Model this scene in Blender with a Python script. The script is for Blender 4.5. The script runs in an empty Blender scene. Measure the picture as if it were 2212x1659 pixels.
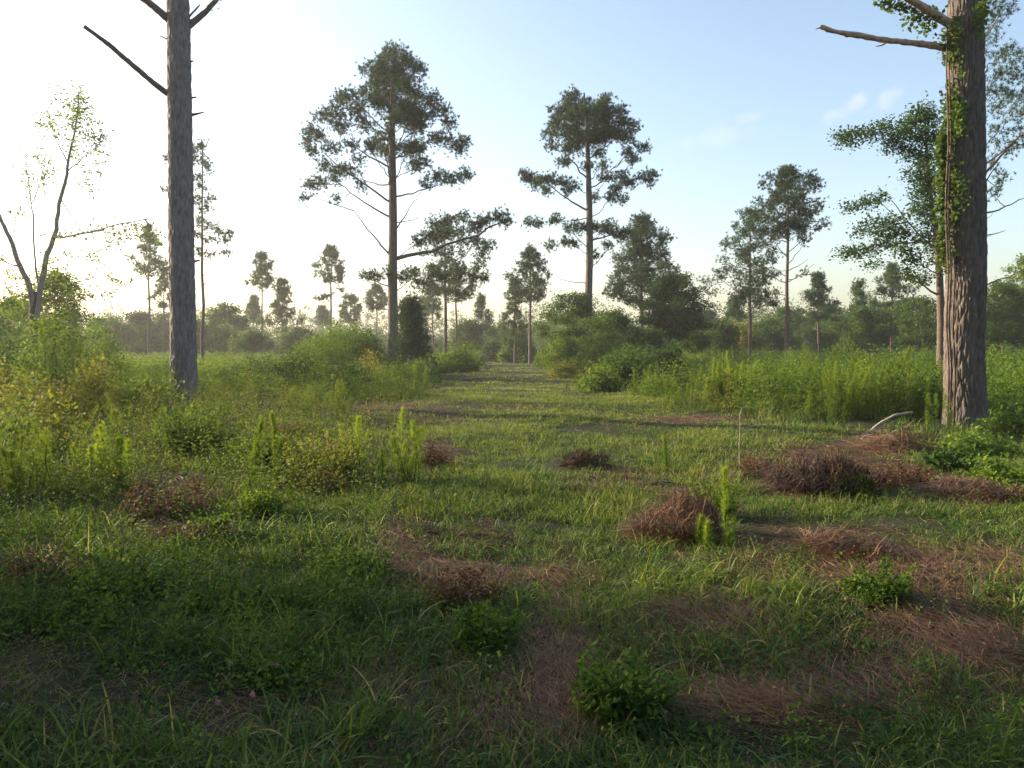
import bpy, math, random
import numpy as np
from mathutils import noise as mnoise, Vector
random.seed(7); RNG = np.random.default_rng(11)
S = bpy.context.scene
COL = S.collection
R = math.radians
CAMH = 1.5; FPX = 1728.2; CX, CY, HOR = 1106.0, 829.5, 750.0
PITCH = math.atan((CY-HOR)/FPX)

# ------------------------------------------------------------------ geometry of the place
WAV = [(random.uniform(.15, .5), random.uniform(0, 6.28), random.uniform(0, 6.28)) for _ in range(6)] + \
      [(random.uniform(.8, 2.2), random.uniform(0, 6.28), random.uniform(0, 6.28)) for _ in range(8)]
def gz(x, y):
    x = np.asarray(x, float); y = np.asarray(y, float); z = 0*x
    for k, a, p in WAV:
        z = z + (.022 if k < .6 else .011)*np.sin(k*(x*math.cos(a)+y*math.sin(a))*1.0+p)
    return z
def ray(dx, dy):
    u = (dx-CX)/FPX; v = -(dy-CY)/FPX
    c, s = math.cos(PITCH), math.sin(PITCH)
    return np.array([u, c+v*s, -s+v*c])
def P(dx, dy, Y):
    d = ray(dx, dy); return np.array([0, 0, CAMH]) + d*(Y/d[1])
def G(dx, dy):
    d = ray(dx, dy); t = CAMH/(-d[2]); x, y = d[0]*t, d[1]*t
    return np.array([x, y, float(gz(x, y))])
def ground_at(dx, Y):
    p = P(dx, HOR, Y); return np.array([p[0], Y, float(gz(p[0], Y))])
def gD(dy): return CAMH*FPX/(dy-HOR)
def proj(x, y, z=0):
    c, s = math.cos(PITCH), math.sin(PITCH)
    dz = z-CAMH; yc = y*c - dz*s; zc = y*s + dz*c
    yc = np.maximum(yc, .05)
    return CX+FPX*x/yc, CY-FPX*zc/yc

def vnoise(x, y, seed=0):
    x = np.asarray(x, float); y = np.asarray(y, float)
    xi = np.floor(x).astype(np.int64); yi = np.floor(y).astype(np.int64)
    fx = x-xi; fy = y-yi; fx = fx*fx*(3-2*fx); fy = fy*fy*(3-2*fy)
    def h(a, b):
        n = (a*374761393 + b*668265263 + seed*974711) & 0x7fffffff
        n = ((n ^ (n >> 13))*1274126177) & 0x7fffffff
        return ((n ^ (n >> 16)) & 0xffff)/65535.0
    return (h(xi, yi)*(1-fx)+h(xi+1, yi)*fx)*(1-fy)+(h(xi, yi+1)*(1-fx)+h(xi+1, yi+1)*fx)*fy
def fbm(x, y, seed=0, o=3):
    s = 0; a = .5; t = 0
    for i in range(o):
        s = s+a*vnoise(x*2**i, y*2**i, seed+i*17); t += a; a *= .5
    return s/t

# ------------------------------------------------------------------ materials
def nm(name):
    m = bpy.data.materials.new(name); m.use_nodes = True
    nt = m.node_tree; nt.nodes.clear(); return m, nt, nt.nodes, nt.links
def foliage_mat(name, cols, trans=.4, rough=.7, spec=.12):
    m, nt, N, L = nm(name)
    a = N.new('ShaderNodeAttribute'); a.attribute_name = 'tint'
    r = N.new('ShaderNodeValToRGB'); r.color_ramp.interpolation = 'LINEAR'
    while len(r.color_ramp.elements) < len(cols): r.color_ramp.elements.new(.5)
    for i, c in enumerate(cols):
        e = r.color_ramp.elements[i]; e.position = i/(len(cols)-1); e.color = (*c, 1)
    L.new(a.outputs['Fac'], r.inputs[0])
    p = N.new('ShaderNodeBsdfPrincipled'); p.inputs['Roughness'].default_value = rough
    p.inputs['Specular IOR Level'].default_value = spec
    t = N.new('ShaderNodeBsdfTranslucent')
    g = N.new('ShaderNodeMix'); g.data_type = 'RGBA'; g.blend_type = 'MULTIPLY'; g.inputs[0].default_value = 1
    g.inputs[7].default_value = (1.25, 1.15, .55, 1)
    L.new(r.outputs[0], g.inputs[6]); L.new(g.outputs[2], t.inputs[0])
    L.new(r.outputs[0], p.inputs['Base Color'])
    mx = N.new('ShaderNodeMixShader'); mx.inputs[0].default_value = trans
    o = N.new('ShaderNodeOutputMaterial')
    L.new(p.outputs[0], mx.inputs[1]); L.new(t.outputs[0], mx.inputs[2]); L.new(mx.outputs[0], o.inputs[0])
    return m
def bark_mat(name, c1, c2, sx=14, sz=3, bump=.6, rough=.9):
    m, nt, N, L = nm(name)
    tc = N.new('ShaderNodeTexCoord'); mp = N.new('ShaderNodeMapping'); mp.inputs['Scale'].default_value = (sx, sx, sz)
    L.new(tc.outputs['Object'], mp.inputs[0])
    n = N.new('ShaderNodeTexNoise'); n.inputs['Scale'].default_value = 1.6; n.inputs['Detail'].default_value = 8
    n.inputs['Roughness'].default_value = .65
    v = N.new('ShaderNodeTexVoronoi'); v.feature = 'DISTANCE_TO_EDGE'; v.inputs['Scale'].default_value = 1.3
    L.new(mp.outputs[0], n.inputs[0]); L.new(mp.outputs[0], v.inputs[0])
    r = N.new('ShaderNodeValToRGB'); r.color_ramp.elements[0].position = .32; r.color_ramp.elements[1].position = .7
    r.color_ramp.elements[0].color = (*c1, 1); r.color_ramp.elements[1].color = (*c2, 1)
    L.new(n.outputs[0], r.inputs[0])
    ad = N.new('ShaderNodeMath'); ad.operation = 'MULTIPLY_ADD'; ad.inputs[1].default_value = 1.2
    L.new(v.outputs['Distance'], ad.inputs[0]); L.new(n.outputs[0], ad.inputs[2])
    b = N.new('ShaderNodeBump'); b.inputs['Strength'].default_value = bump; b.inputs['Distance'].default_value = .03
    L.new(ad.outputs[0], b.inputs['Height'])
    p = N.new('ShaderNodeBsdfPrincipled'); p.inputs['Roughness'].default_value = rough; p.inputs['Specular IOR Level'].default_value = .2
    L.new(r.outputs[0], p.inputs['Base Color']); L.new(b.outputs[0], p.inputs['Normal'])
    o = N.new('ShaderNodeOutputMaterial'); L.new(p.outputs[0], o.inputs[0]); return m

M = {}
M['needle'] = foliage_mat('pine_needles', [(.022, .052, .026), (.04, .08, .034), (.075, .12, .042)], .22, .6, .2)
M['needle_far'] = foliage_mat('pine_needles_pale', [(.035, .075, .032), (.06, .11, .04), (.10, .15, .05)], .3)
M['oak'] = foliage_mat('broad_leaves', [(.035, .075, .018), (.06, .115, .025), (.11, .16, .035)], .42)
M['oak_dark'] = foliage_mat('dark_broad_leaves', [(.022, .052, .015), (.038, .08, .02), (.07, .12, .03)], .38)
M['shrub'] = foliage_mat('shrub_leaves', [(.05, .10, .018), (.10, .17, .025), (.17, .23, .03)], .45)
M['shrub_yellow'] = foliage_mat('yellowing_shrub_leaves', [(.07, .10, .02), (.14, .17, .028), (.23, .20, .05)], .45)
M['mixed'] = foliage_mat('mixed_weed_leaves', [(.05, .09, .02), (.095, .145, .025), (.15, .17, .035), (.24, .15, .055)], .42)
M['weed'] = foliage_mat('weed_leaves', [(.035, .08, .016), (.075, .14, .022), (.14, .21, .03)], .42)
M['fennel'] = foliage_mat('feathery_leaves', [(.055, .10, .018), (.10, .165, .024), (.19, .25, .035)], .45)
M['grass'] = foliage_mat('grass_blades', [(.032, .078, .026), (.085, .145, .028), (.17, .225, .04), (.30, .27, .11)], .40, .6, .18)
M['straw'] = foliage_mat('dry_straw', [(.08, .04, .022), (.19, .10, .055), (.37, .23, .13)], .15, .6, .3)
M['dead'] = foliage_mat('dead_leaves', [(.05, .026, .017), (.11, .055, .032), (.19, .10, .055)], .25, .7, .2)
M['brushw'] = foliage_mat('dead_brushwood', [(.035, .022, .016), (.085, .05, .035), (.17, .105, .07)], .05, .8, .2)
M['bark'] = bark_mat('pine_bark', (.05, .042, .037), (.165, .135, .115), 12, 2.6, .8)
M['bark_grey'] = bark_mat('grey_pine_bark', (.08, .07, .068), (.25, .22, .215), 12, 2.6, .8)
M['bark_small'] = bark_mat('branch_bark', (.06, .045, .038), (.16, .115, .09), 20, 6, .4)
M['bark_pale'] = bark_mat('pale_bark', (.16, .13, .11), (.36, .31, .27), 16, 8, .3)
M['deadwood'] = bark_mat('sunlit_dead_wood', (.24, .13, .085), (.60, .42, .31), 9, 9, .6)  # dead wood, its colour brightened to carry the pinkish sunlight on the branch
M['petal'] = foliage_mat('pink_petals', [(.45, .22, .32), (.6, .35, .45)], .3)

def set_tint(me, t):
    a = me.attributes.new('tint', 'FLOAT', 'POINT'); a.data.foreach_set('value', np.ascontiguousarray(t, dtype=np.float32))
def mesh(name, v, f, mat, parent=None, tint=None, smooth=False, origin=None):
    v = np.asarray(v, np.float32).reshape(-1, 3); f = np.asarray(f, np.int32)
    if origin is not None: v = v - np.asarray(origin, np.float32)
    me = bpy.data.meshes.new(name); k = f.shape[1]; n = len(f)
    me.vertices.add(len(v)); me.vertices.foreach_set('co', v.ravel())
    me.loops.add(n*k); me.loops.foreach_set('vertex_index', f.ravel())
    me.polygons.add(n); me.polygons.foreach_set('loop_start', np.arange(0, n*k, k, dtype=np.int32))
    me.polygons.foreach_set('loop_total', np.full(n, k, np.int32))
    if smooth: me.polygons.foreach_set('use_smooth', np.ones(n, bool))
    if tint is not None: set_tint(me, tint)
    me.update(calc_edges=True); me.materials.append(mat)
    o = bpy.data.objects.new(name, me); COL.objects.link(o)
    if parent is not None: o.parent = parent
    elif origin is not None: o.location = origin
    return o
def thing(name, label, cat, loc, group=None):
    o = bpy.data.objects.new(name, None); COL.objects.link(o); o.location = loc; o.empty_display_size = .2
    o['label'] = label; o['category'] = cat
    if group: o['group'] = group
    return o
def tag(o, label, cat=None, group=None, kind=None):
    o['label'] = label
    if cat: o['category'] = cat
    if group: o['group'] = group
    if kind: o['kind'] = kind
    return o

class Wood:
    def __init__(s): s.v = []; s.f = []; s.n = 0
    def tube(s, pts, rad, k=5):
        pts = np.asarray(pts, float); rad = np.broadcast_to(np.asarray(rad, float), (len(pts),))
        d = np.gradient(pts, axis=0); d /= np.linalg.norm(d, axis=1)[:, None]+1e-9
        ref = np.where(np.abs(d[:, 2:3]) > .9, np.array([[1., 0, 0]]), np.array([[0, 0, 1.]]))
        if len(pts) > 2 and np.abs(d[:, 2]).min() > .5: ref = np.tile([1., 0, 0], (len(pts), 1))
        a = np.cross(d, ref); a /= np.linalg.norm(a, axis=1)[:, None]+1e-9; b = np.cross(d, a)
        th = np.arange(k)/k*2*math.pi
        ring = pts[:, None] + rad[:, None, None]*(np.cos(th)[None, :, None]*a[:, None]+np.sin(th)[None, :, None]*b[:, None])
        m = len(pts); v = ring.reshape(-1, 3)
        i = np.arange(m-1)[:, None]*k; j = np.arange(k)[None]; j2 = (j+1) % k
        f = np.stack([i+j, i+j2, i+k+j2, i+k+j], -1).reshape(-1, 4)
        s.v.append(v); s.f.append(f+s.n); s.n += len(v)
    def build(s, name, mat, parent, origin):
        if not s.v: return None
        return mesh(name, np.concatenate(s.v), np.concatenate(s.f), mat, parent, None, True, origin)

def curve(a, b, n=7, up=0., wob=0., droop=0.):
    a = np.asarray(a, float); b = np.asarray(b, float); t = np.linspace(0, 1, n)[:, None]
    p = a+(b-a)*t; L = np.linalg.norm(b-a)
    p[:, 2:3] += (up*L)*(t*(1-t))*4*.5
    if wob:
        w = RNG.normal(0, wob*L, (n, 3)); w[0] = 0; w[-1] = 0; p += w
    return p
def unit(v): return v/(np.linalg.norm(v, axis=-1, keepdims=True)+1e-9)

def needles(c, d, m, L, w, spread=.9):
    """c (N,3) tuft centres, d (N,3) axis -> tris"""
    N = len(c); dirs = unit(np.repeat(d, m, 0) + RNG.normal(0, spread, (N*m, 3)))
    side = unit(np.cross(dirs, RNG.normal(0, 1, (N*m, 3))))
    Ln = L*RNG.uniform(.6, 1.1, (N*m, 1)); b = np.repeat(c, m, 0)
    v = np.stack([b-side*w/2, b+side*w/2, b+dirs*Ln], 1).reshape(-1, 3)
    return v, np.arange(N*m*3).reshape(-1, 3)
def leaves(c, size, up=.5, aspect=.55, axis=None):
    N = len(c); s = size*RNG.uniform(.6, 1.25, (N, 1))
    nrm = RNG.normal(0, 1, (N, 3)); nrm[:, 2] = np.abs(nrm[:, 2])+up; nrm = unit(nrm)
    t = RNG.normal(0, 1, (N, 3)) if axis is None else axis+RNG.normal(0, .5, (N, 3))
    t = unit(np.cross(nrm, np.cross(t, nrm))); b = np.cross(nrm, t)
    v = np.stack([c, c+t*s*.45+b*s*aspect*.5-nrm*s*.06, c+t*s, c+t*s*.45-b*s*aspect*.5-nrm*s*.06], 1)
    return v.reshape(-1, 3), np.arange(N*4).reshape(-1, 4)
def blades(pos, L, w, az, th0, th1, segs):
    N = len(pos); L = np.broadcast_to(L, N); w = np.broadcast_to(w, N)
    h = np.stack([np.cos(az), np.sin(az), 0*az], 1); side = np.stack([-np.sin(az), np.cos(az), 0*az], 1)
    side = unit(side + RNG.normal(0, .35, (N, 3)))
    p = pos.copy(); out = []
    prof = np.interp(np.linspace(0, 1, segs+1), [0, .3, .7, 1], [.8, 1., .7, .06])
    for i in range(segs+1):
        out.append(p-side*(w*prof[i]/2)[:, None]); out.append(p+side*(w*prof[i]/2)[:, None])
        th = th0+(th1-th0)*((i+.5)/segs)
        p = p+(h*np.sin(th)[:, None]+np.array([0, 0, 1.])*np.cos(th)[:, None])*(L/segs)[:, None]
    v = np.stack(out, 1).reshape(-1, 3); base = np.arange(N)[:, None]*(2*(segs+1)); i = np.arange(segs)[None]*2
    f = np.stack([base+i, base+i+1, base+i+3, base+i+2], -1).reshape(-1, 4)
    return v, f

# ------------------------------------------------------------------ trees
def along(poly, z):
    zs = poly[:, 2]; z = min(max(z, zs[0]), zs[-1])
    return np.array([np.interp(z, zs, poly[:, 0]), np.interp(z, zs, poly[:, 1]), z])
def make_tree(name, label, cat, trunk, rad, blobs, D, style='pine', mat='needle', bark='bark', group=None,
              slope=.55, dens=1., split=False, bare=(), crown_name='crown', sides=10, twig=True, zmin=None, root=None):
    """blobs: (centre xyz, radius). Limbs grow from the trunk to each blob; twigs to each foliage cluster."""
    trunk = np.asarray(trunk, float); base = trunk[0].copy()
    if root is None: root = thing(name, label, cat, base, group)
    w = Wood(); w.tube(trunk, rad, sides); px = D/800.
    cl = []; cdir = []; C3 = []; Cw = []; woods = []          # points on limbs that later limbs can fork from
    def hdist(q): return math.hypot(q[0]-np.interp(q[2], trunk[:, 2], trunk[:, 0]), q[1]-np.interp(q[2], trunk[:, 2], trunk[:, 1]))
    for (a, c, r0) in bare:
        lw = w if not split else Wood(); woods.append(lw)
        pts = curve(a, c, 9, -.06 if style == 'pine' else .05, .012); rr = np.linspace(r0, r0*.3, 9); lw.tube(pts, rr, 6)
        C3 += [(p[0], p[1], p[2], hdist(p), q) for p, q in zip(pts[2:], rr[2:])]; Cw += [lw]*7
    for (c, r) in sorted(blobs, key=lambda b: hdist(b[0])):
        c = np.asarray(c, float); hd = hdist(c)
        za = c[2]-hd*slope*random.uniform(.8, 1.2)
        if zmin is not None: za = max(za, zmin)
        a = along(trunk, min(za, trunk[-1, 2]*.985+trunk[0, 2]*.015)); ll = np.linalg.norm(c-a); lw = None
        if C3:
            A = np.array(C3); dd = np.linalg.norm(A[:, :3]-c, axis=1)+.7*np.maximum(0, A[:, 2]-c[2]+.1)+2*np.maximum(0, A[:, 3]-hd)
            jn = int(dd.argmin())
            if dd[jn] < .55*ll: a = A[jn, :3]; lw = Cw[jn]; ra = A[jn, 4]*1.2; ll = np.linalg.norm(c-a)
        if lw is None:
            lw = w if not split else Wood(); woods.append(lw); ra = float(np.interp(a[2], trunk[:, 2], rad))*.6
        pts = curve(a, c, 8, -.12 if style == 'pine' else .08, .022)
        r0 = min(ra, .0100*ll+.014); rr = np.linspace(r0, max(.005, r0*.3), 8); lw.tube(pts, rr, 5)
        C3 += [(p[0], p[1], p[2], hdist(p), q) for p, q in zip(pts[2:7], rr[2:7])]; Cw += [lw]*5
        nc = max(4, int((15 if style == 'pine' else 14)*dens*(r/.8)**1.5*(1 if D < 58 else .72 if D < 75 else .5))+3)
        o = unit(RNG.normal(0, 1, (nc, 3)))*(RNG.random((nc, 1))**.45)*r*np.array([1, 1, .62])
        q = c+o
        for qq in (q if twig else []):
            lw.tube(curve(pts[random.randint(4, 7)], qq, 4, -.08, .04), np.linspace(max(.004, r0*.25), max(.003, px*.05), 4), 3)
        cl.append(q); cdir.append(unit(o+np.array([0, 0, .35*r])+ .3*unit(c-a)*r))
    if split:
        for lw in woods: lw.build('branch', M['bark_small'], root, base)
    w.build('trunk', M[bark], root, base)
    if cl:
        cl = np.concatenate(cl); cdir = np.concatenate(cdir)
        if style == 'pine':
            k = 6; sp = max(.15, 1.5*px)
            L = max(.19, px*3.3); wd = max(.008, px*.42); m = 17 if D < 58 else 12
            c = np.repeat(cl, k, 0)+RNG.normal(0, sp, (len(cl)*k, 3)); d = np.repeat(cdir, k, 0)
            v, f = needles(c, d, m, L, wd, .75)
            t = np.clip(np.repeat(np.repeat(RNG.uniform(.1, .75, len(cl)), k)+RNG.normal(0, .12, len(cl)*k), m), 0, 1)
            mesh(crown_name, v, f, M[mat], root, np.repeat(t, 3), False, base)
        else:
            sz = max(.11, px*2.4); k = int(38 if D < 60 else 30); sp = max(.2, px*3)
            c = np.repeat(cl, k, 0)+RNG.normal(0, sp, (len(cl)*k, 3))*np.array([1, 1, .6])
            v, f = leaves(c, sz, .5, .6)
            t = np.clip(np.repeat(RNG.uniform(.1, .8, len(cl)), k)+RNG.normal(0, .15, len(cl)*k), 0, 1)
            mesh(crown_name, v, f, M[mat], root, np.repeat(t, 4), False, base)
    return root
def trunk_line(dx0, dx1, topy, D, lean_n=9, wob=.05):
    b = ground_at(dx0, D); b[2] -= .1; t = P(dx1, topy, D)
    n = lean_n; p = curve(b, t, n); p[1:-1, 0] += RNG.normal(0, wob, n-2); p[1:-1, 1] += RNG.normal(0, wob, n-2); return p
def auto_blobs(trunk, zcb, RL, RR, n, shape='pine', depth=None, rb=.30):
    top = trunk[-1]; H = top[2]-zcb; out = []; R0 = (RL+RR)/2
    for i in range(n):
        t = (i+random.random())/n; az = i*2.399+random.uniform(-.5, .5)
        wdt = {'pine': (1-t)**.55*min(1, .62+1.6*t), 'round': math.sqrt(max(.05, 1-(2*t-.85)**2/1.4)),
               'cone': (1-t)**.85, 'flat': min(1., .45+1.1*t)*(1-t*t*t)**.5}[shape]
        rr = wdt*random.choice((random.uniform(.2, .7), random.uniform(.6, 1.15))); cx, cy = math.cos(az)*rr, math.sin(az)*rr
        c = along(trunk, zcb+H*t*.97)+np.array([cx*(RR if cx > 0 else RL), cy*(depth or R0), 0])
        c[2] += random.uniform(-.04, .04)*H
        out.append((c, max(.35, rb*R0*random.uniform(.75, 1.2)*(1-.35*t))))
    return out
def px_blobs(lst, D, jit=1.0):
    out = []
    for b in lst:
        x, y, r = b[:3]; dep = b[3] if len(b) > 3 else random.uniform(-1, 1)*jit
        out.append((P(x, y, D+dep), r*D/FPX))
    return out

TREES = "pines standing in the field"
def pine(x, topy, D, cb, hl, hr, label, x1=None, n=30, trw=None, shape='pine', mat='needle_far', style='pine', cat='pine tree',
         dens=1., name='pine_tree', bark='bark_small', rb=.30, extra=(), bare=(), slope=.5, group=TREES):
    tr = trunk_line(x, x if x1 is None else x1, topy+4, D, 8, .04)
    k = D/FPX; H = tr[-1, 2]; r0 = trw*k/2 if trw else H*.014
    rad = np.linspace(r0, r0*.22, 8); zcb = P(x, cb, D)[2]
    bl = auto_blobs(tr, zcb, hl*k*1.15, hr*k*1.15, int(n*1.6), shape, rb=rb*.8)+px_blobs(extra, D)
    bl.append((tr[-1]-np.array([0, 0, .2]), .4))
    br = [(P(a, b, D), P(c, d, D+random.uniform(-1, 1)), .03) for a, b, c, d in bare]
    return make_tree(name, label, cat, tr, rad, bl, D, style, mat, bark, group, slope, dens, sides=8, bare=br)

# ---- the tall pine left of the track
D = 42.
tr = np.array([ground_at(849, D)]+[P(x, y, D) for x, y in ((849, 700), (848, 600), (849, 480), (848, 380), (847, 290), (848, 200), (850, 140), (850, 98))])
rad = np.array([12.5, 11, 10, 9, 8, 6.5, 5, 3, 1.5])*D/FPX
bl = [(850,110,18),(832,128,20),(870,130,20),(800,150,16),(905,150,16),(845,165,28),(880,175,24),(812,178,20),(790,200,22),(755,205,18),(730,215,16),
      (850,205,28),(905,205,22),(935,215,18),(820,225,24),(870,235,24),(775,240,22),(725,245,20),(700,255,18),(915,245,24),(950,240,18),(965,265,14),
      (670,285,17),(690,295,14),(740,275,20),(790,268,20),(900,275,18),(935,300,14),(965,300,17),(990,320,17),(1005,305,12),(680,330,14),(720,320,14),
      (755,315,13),(700,360,14),(690,395,14),(735,365,14),(760,370,15),(670,400,12),(800,320,12),(880,320,16),(895,360,15),(915,350,14),
      (945,385,15),(975,385,17),(1005,375,15),(920,395,10),(720,385,12),(780,400,9),(665,310,9),(775,345,10),(725,430,7),(660,430,6),
      (905,520,14),(930,512,16),(960,510,17),(990,505,14),(1020,490,17),(1050,478,17),(1080,470,15),(1090,478,10),(940,480,12),(975,475,14),(1000,470,9),
      (1030,520,13),(1050,530,13),(1040,550,12),(1035,575,10),(890,590,15),(930,590,13),(870,600,13),(810,600,13),(790,596,9),(900,610,10),(985,590,13),(1020,597,14),
      (1045,600,11),(950,600,10),(840,590,9)]
bl = [(a, b, c*1.2) for a, b, c in bl]; blobs = px_blobs(bl, D, 1.6)
for i in range(26):                       # limbs towards and away from the camera
    y = random.uniform(130, 330); R0 = (330-y)/200*0+random.uniform(.4, 2.2+(y-130)*.008)
    s = random.choice((-1, 1)); blobs.append((P(850+random.uniform(-40, 50), y, D+s*R0), .5))
bare = [(P(852,500,D), P(890,440,D-.5), .05), (P(845,470,D), P(730,395,D+1), .06), (P(848,400,D), P(770,385,D+2), .05), (P(845,555,D), P(765,455,D), .06),
        (P(765,455,D), P(670,420,D-.6), .03), (P(852,480,D), P(915,470,D-.4), .03), (P(845,620,D), P(765,585,D), .04), (P(845,668,D), P(790,664,D), .03),
        (P(852,425,D), P(960,395,D+1), .05), (P(848,440,D), P(700,330,D-1), .06), (P(848,365,D), P(745,300,D), .06), (P(852,560,D), P(1085,480,D-.8), .11),
        (P(852,600,D), P(1040,605,D-1), .04), (P(850,345,D), P(930,300,D+1), .05)]
make_tree('pine_tree', 'tallest full-crowned pine left of the grass track with long low limb reaching right', 'pine tree', tr, rad, blobs, D,
          'pine', 'needle', 'bark', TREES, .75, 2.5, True, bare, sides=14)
# ---- the forked pine right of it
D = 50.
tr = np.array([ground_at(1269, D)]+[P(x, y, D) for x, y in ((1271, 650), (1274, 540), (1273, 440), (1270, 340), (1268, 270), (1262, 215), (1240, 205))][:-1]+[P(1262, 200, D)])
rad = np.array([9, 8, 7.5, 6.5, 5, 4, 2.5, 1.2])*D/FPX
bl = [(1238,205,15),(1225,225,18),(1205,240,16),(1250,235,20),(1230,255,22),(1200,270,17),(1185,290,12),(1262,265,20),(1310,215,14),(1300,235,20),(1330,240,18),
      (1285,260,18),(1345,265,16),(1365,275,14),(1320,275,20),(1355,300,16),(1225,290,20),(1260,300,20),(1295,300,18),(1385,320,11),(1190,315,12),(1230,320,14),(1360,330,12),(1370,345,11),
      (1225,345,8),(1215,350,9),(1295,330,12),(1135,378,13),(1150,385,13),(1170,390,12),(1190,388,13),(1215,395,14),(1240,400,9),(1160,400,10),(1180,412,9),(1225,410,9),
      (1270,360,11),(1300,355,10),(1310,385,12),(1340,380,11),(1350,395,12),(1330,410,12),(1365,395,10),(1345,430,10),(1320,425,9),(1390,385,10),(1405,378,11),(1400,392,8),
      (1145,482,10),(1165,485,8),(1195,478,8),(1205,472,7),(1250,492,14),(1275,492,14),(1230,490,10),(1300,495,13),(1315,488,10),(1220,525,9),(1240,527,9),(1190,530,9),
      (1330,500,15),(1345,510,14),(1315,530,10),(1285,550,8),(1285,425,8)]
bl = [(a, b, c*1.15) for a, b, c in bl]; blobs = px_blobs(bl, D, 1.5)
for i in range(20):
    y = random.uniform(220, 320); s = random.choice((-1, 1)); blobs.append((P(1275+random.uniform(-45, 60), y, D+s*random.uniform(.5, 2.8)), .5))
bare = [(P(1271,455,D), P(1180,395,D), .07), (P(1272,390,D), P(1200,300,D), .06), (P(1272,470,D), P(1190,480,D-1), .04), (P(1274,520,D), P(1340,500,D), .07),
        (P(1269,612,D), P(1206,602,D), .03), (P(1272,440,D), P(1310,385,D), .04), (P(1270,345,D), P(1340,290,D), .05), (P(1272,575,D), P(1262,560,D), .03)]
make_tree('pine_tree', 'tall pine right of the grass track with two-lobed dark crown and bare lower trunk', 'pine tree', tr, rad, blobs, D,
          'pine', 'needle', 'bark', TREES, .8, 2.4, True, bare, sides=12)

# ---- other pines, left to right
pine(437, 305, 55, 590, 62, 70, 'slender dark pine rising directly behind the thick bare trunk', n=0, trw=9, mat='needle', extra=[
    (430,325,15),(415,345,16),(440,350,14),(385,350,12),(365,345,9),(400,375,13),(430,385,13),(450,365,10),(360,410,7),(425,430,13),(455,430,11),(440,455,15),(430,480,15),
    (455,490,13),(470,500,11),(425,510,13),(450,520,14),(490,520,12),(500,505,9),(485,545,8),(430,545,13),(455,550,9),(405,440,9),(375,395,8),(440,405,10)],
     bare=[(438,620,490,540),(436,600,470,560)])
pine(322, 488, 78, 600, 42, 38, 'pale green pine just left of the thick bare trunk', n=20, trw=7, bare=[(322, 560, 285, 520)])
pine(354, 565, 88, 665, 24, 26, 'short pine half hidden behind the thick bare trunk', n=15)
pine(566, 543, 96, 620, 36, 30, 'slim pine with small domed crown, tallest of the distant left cluster', n=18, trw=5)
pine(609, 600, 94, 700, 30, 42, 'wide pine with ragged side branches right of the slim domed pine', n=20, trw=5, shape='cone')
pine(548, 638, 112, 700, 22, 20, 'small bushy pine under the slim domed pine', n=12)
pine(715, 528, 92, 612, 38, 36, 'lone pine with round crown and low side tuft left of the tallest pine', n=18, trw=6, extra=[(700,643,10),(688,645,6),(712,640,7),(740,625,4)])
pine(696, 660, 140, 700, 18, 16, 'tiny pine at the foot of the lone round-crowned pine', n=10)
pine(757, 634, 125, 695, 22, 20, 'small oval pine between the lone pine and the tallest pine', n=14, shape='round')
pine(814, 614, 118, 668, 30, 26, 'thin pine with flat round head close left of the tallest trunk', n=14)
pine(962, 470, 62, 640, 62, 70, 'broad pine standing under the long low limb of the tallest pine', n=30, trw=9, mat='needle', dens=.9, bare=[(962,600,930,560),(962,580,1000,550)])
pine(935, 610, 100, 680, 26, 24, 'thin green pine between the tallest pine and the broad pine', n=14)
pine(985, 566, 84, 650, 30, 34, 'slender pine crowded right behind the broad pine', n=16, trw=6)
pine(913, 640, 118, 720, 16, 18, 'small pine showing just right of the tallest trunk', n=10)
pine(1040, 636, 102, 735, 28, 30, 'small pine in the gap left of the track end', n=16, shape='cone')
pine(1145, 533, 70, 650, 46, 48, 'medium pine with tilted crown between the two tall pines', n=28, trw=8, mat='needle', bare=[(1145,680,1165,640),(1145,660,1120,630)])
pine(1112, 600, 76, 745, 44, 34, 'layered young pine with low skirt branches at the end of the track', n=26, shape='cone')
pine(1386, 463, 60, 650, 78, 86, 'dense dark pine with wide crown right of the two-lobed pine', n=50, trw=12, mat='needle', dens=1.25, rb=.32, shape='pine')
pine(1621, 450, 62, 660, 84, 66, 'spreading pine with layered crown beside the tall bare-legged pine', n=38, trw=9, mat='needle', dens=.95, extra=[(1555,600,9),(1560,560,10)])
pine(1702, 360, 52, 505, 58, 60, 'tall pine on the right with clean dome and many bare lower limbs', n=38, trw=11, mat='needle', dens=1.1, rb=.3, shape='round',
     extra=[(1765,490,8),(1780,482,7),(1740,520,7),(1650,530,7),(1645,585,7),(1735,590,6)],
     bare=[(1702,600,1650,560),(1702,570,1740,520),(1702,545,1775,485),(1702,560,1655,500),(1702,640,1640,620),(1702,520,1670,480),(1702,610,1760,570),(1702,585,1745,560)])
pine(1768, 586, 74, 690, 38, 36, 'compact pointed pine right of the tall bare-legged pine', n=26, trw=6, shape='cone', mat='needle')
pine(1588, 640, 84, 690, 26, 26, 'small pine under the spreading layered pine', n=12, trw=5)
pine(1530, 668, 104, 720, 28, 28, 'small round-topped pine between the dark pine and the layered pine', n=14, mat='needle')
pine(1855, 604, 78, 740, 34, 36, 'soft green pine behind the tall weeds left of the leafy tree', n=22, shape='cone')
pine(1927, 566, 72, 720, 56, 50, 'wide thin-crowned pine between the soft green pine and the leafy tree', n=28, trw=7)
pine(1748, 690, 90, 745, 26, 26, 'low bushy pine at the foot of the pointed pine', n=12)

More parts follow.
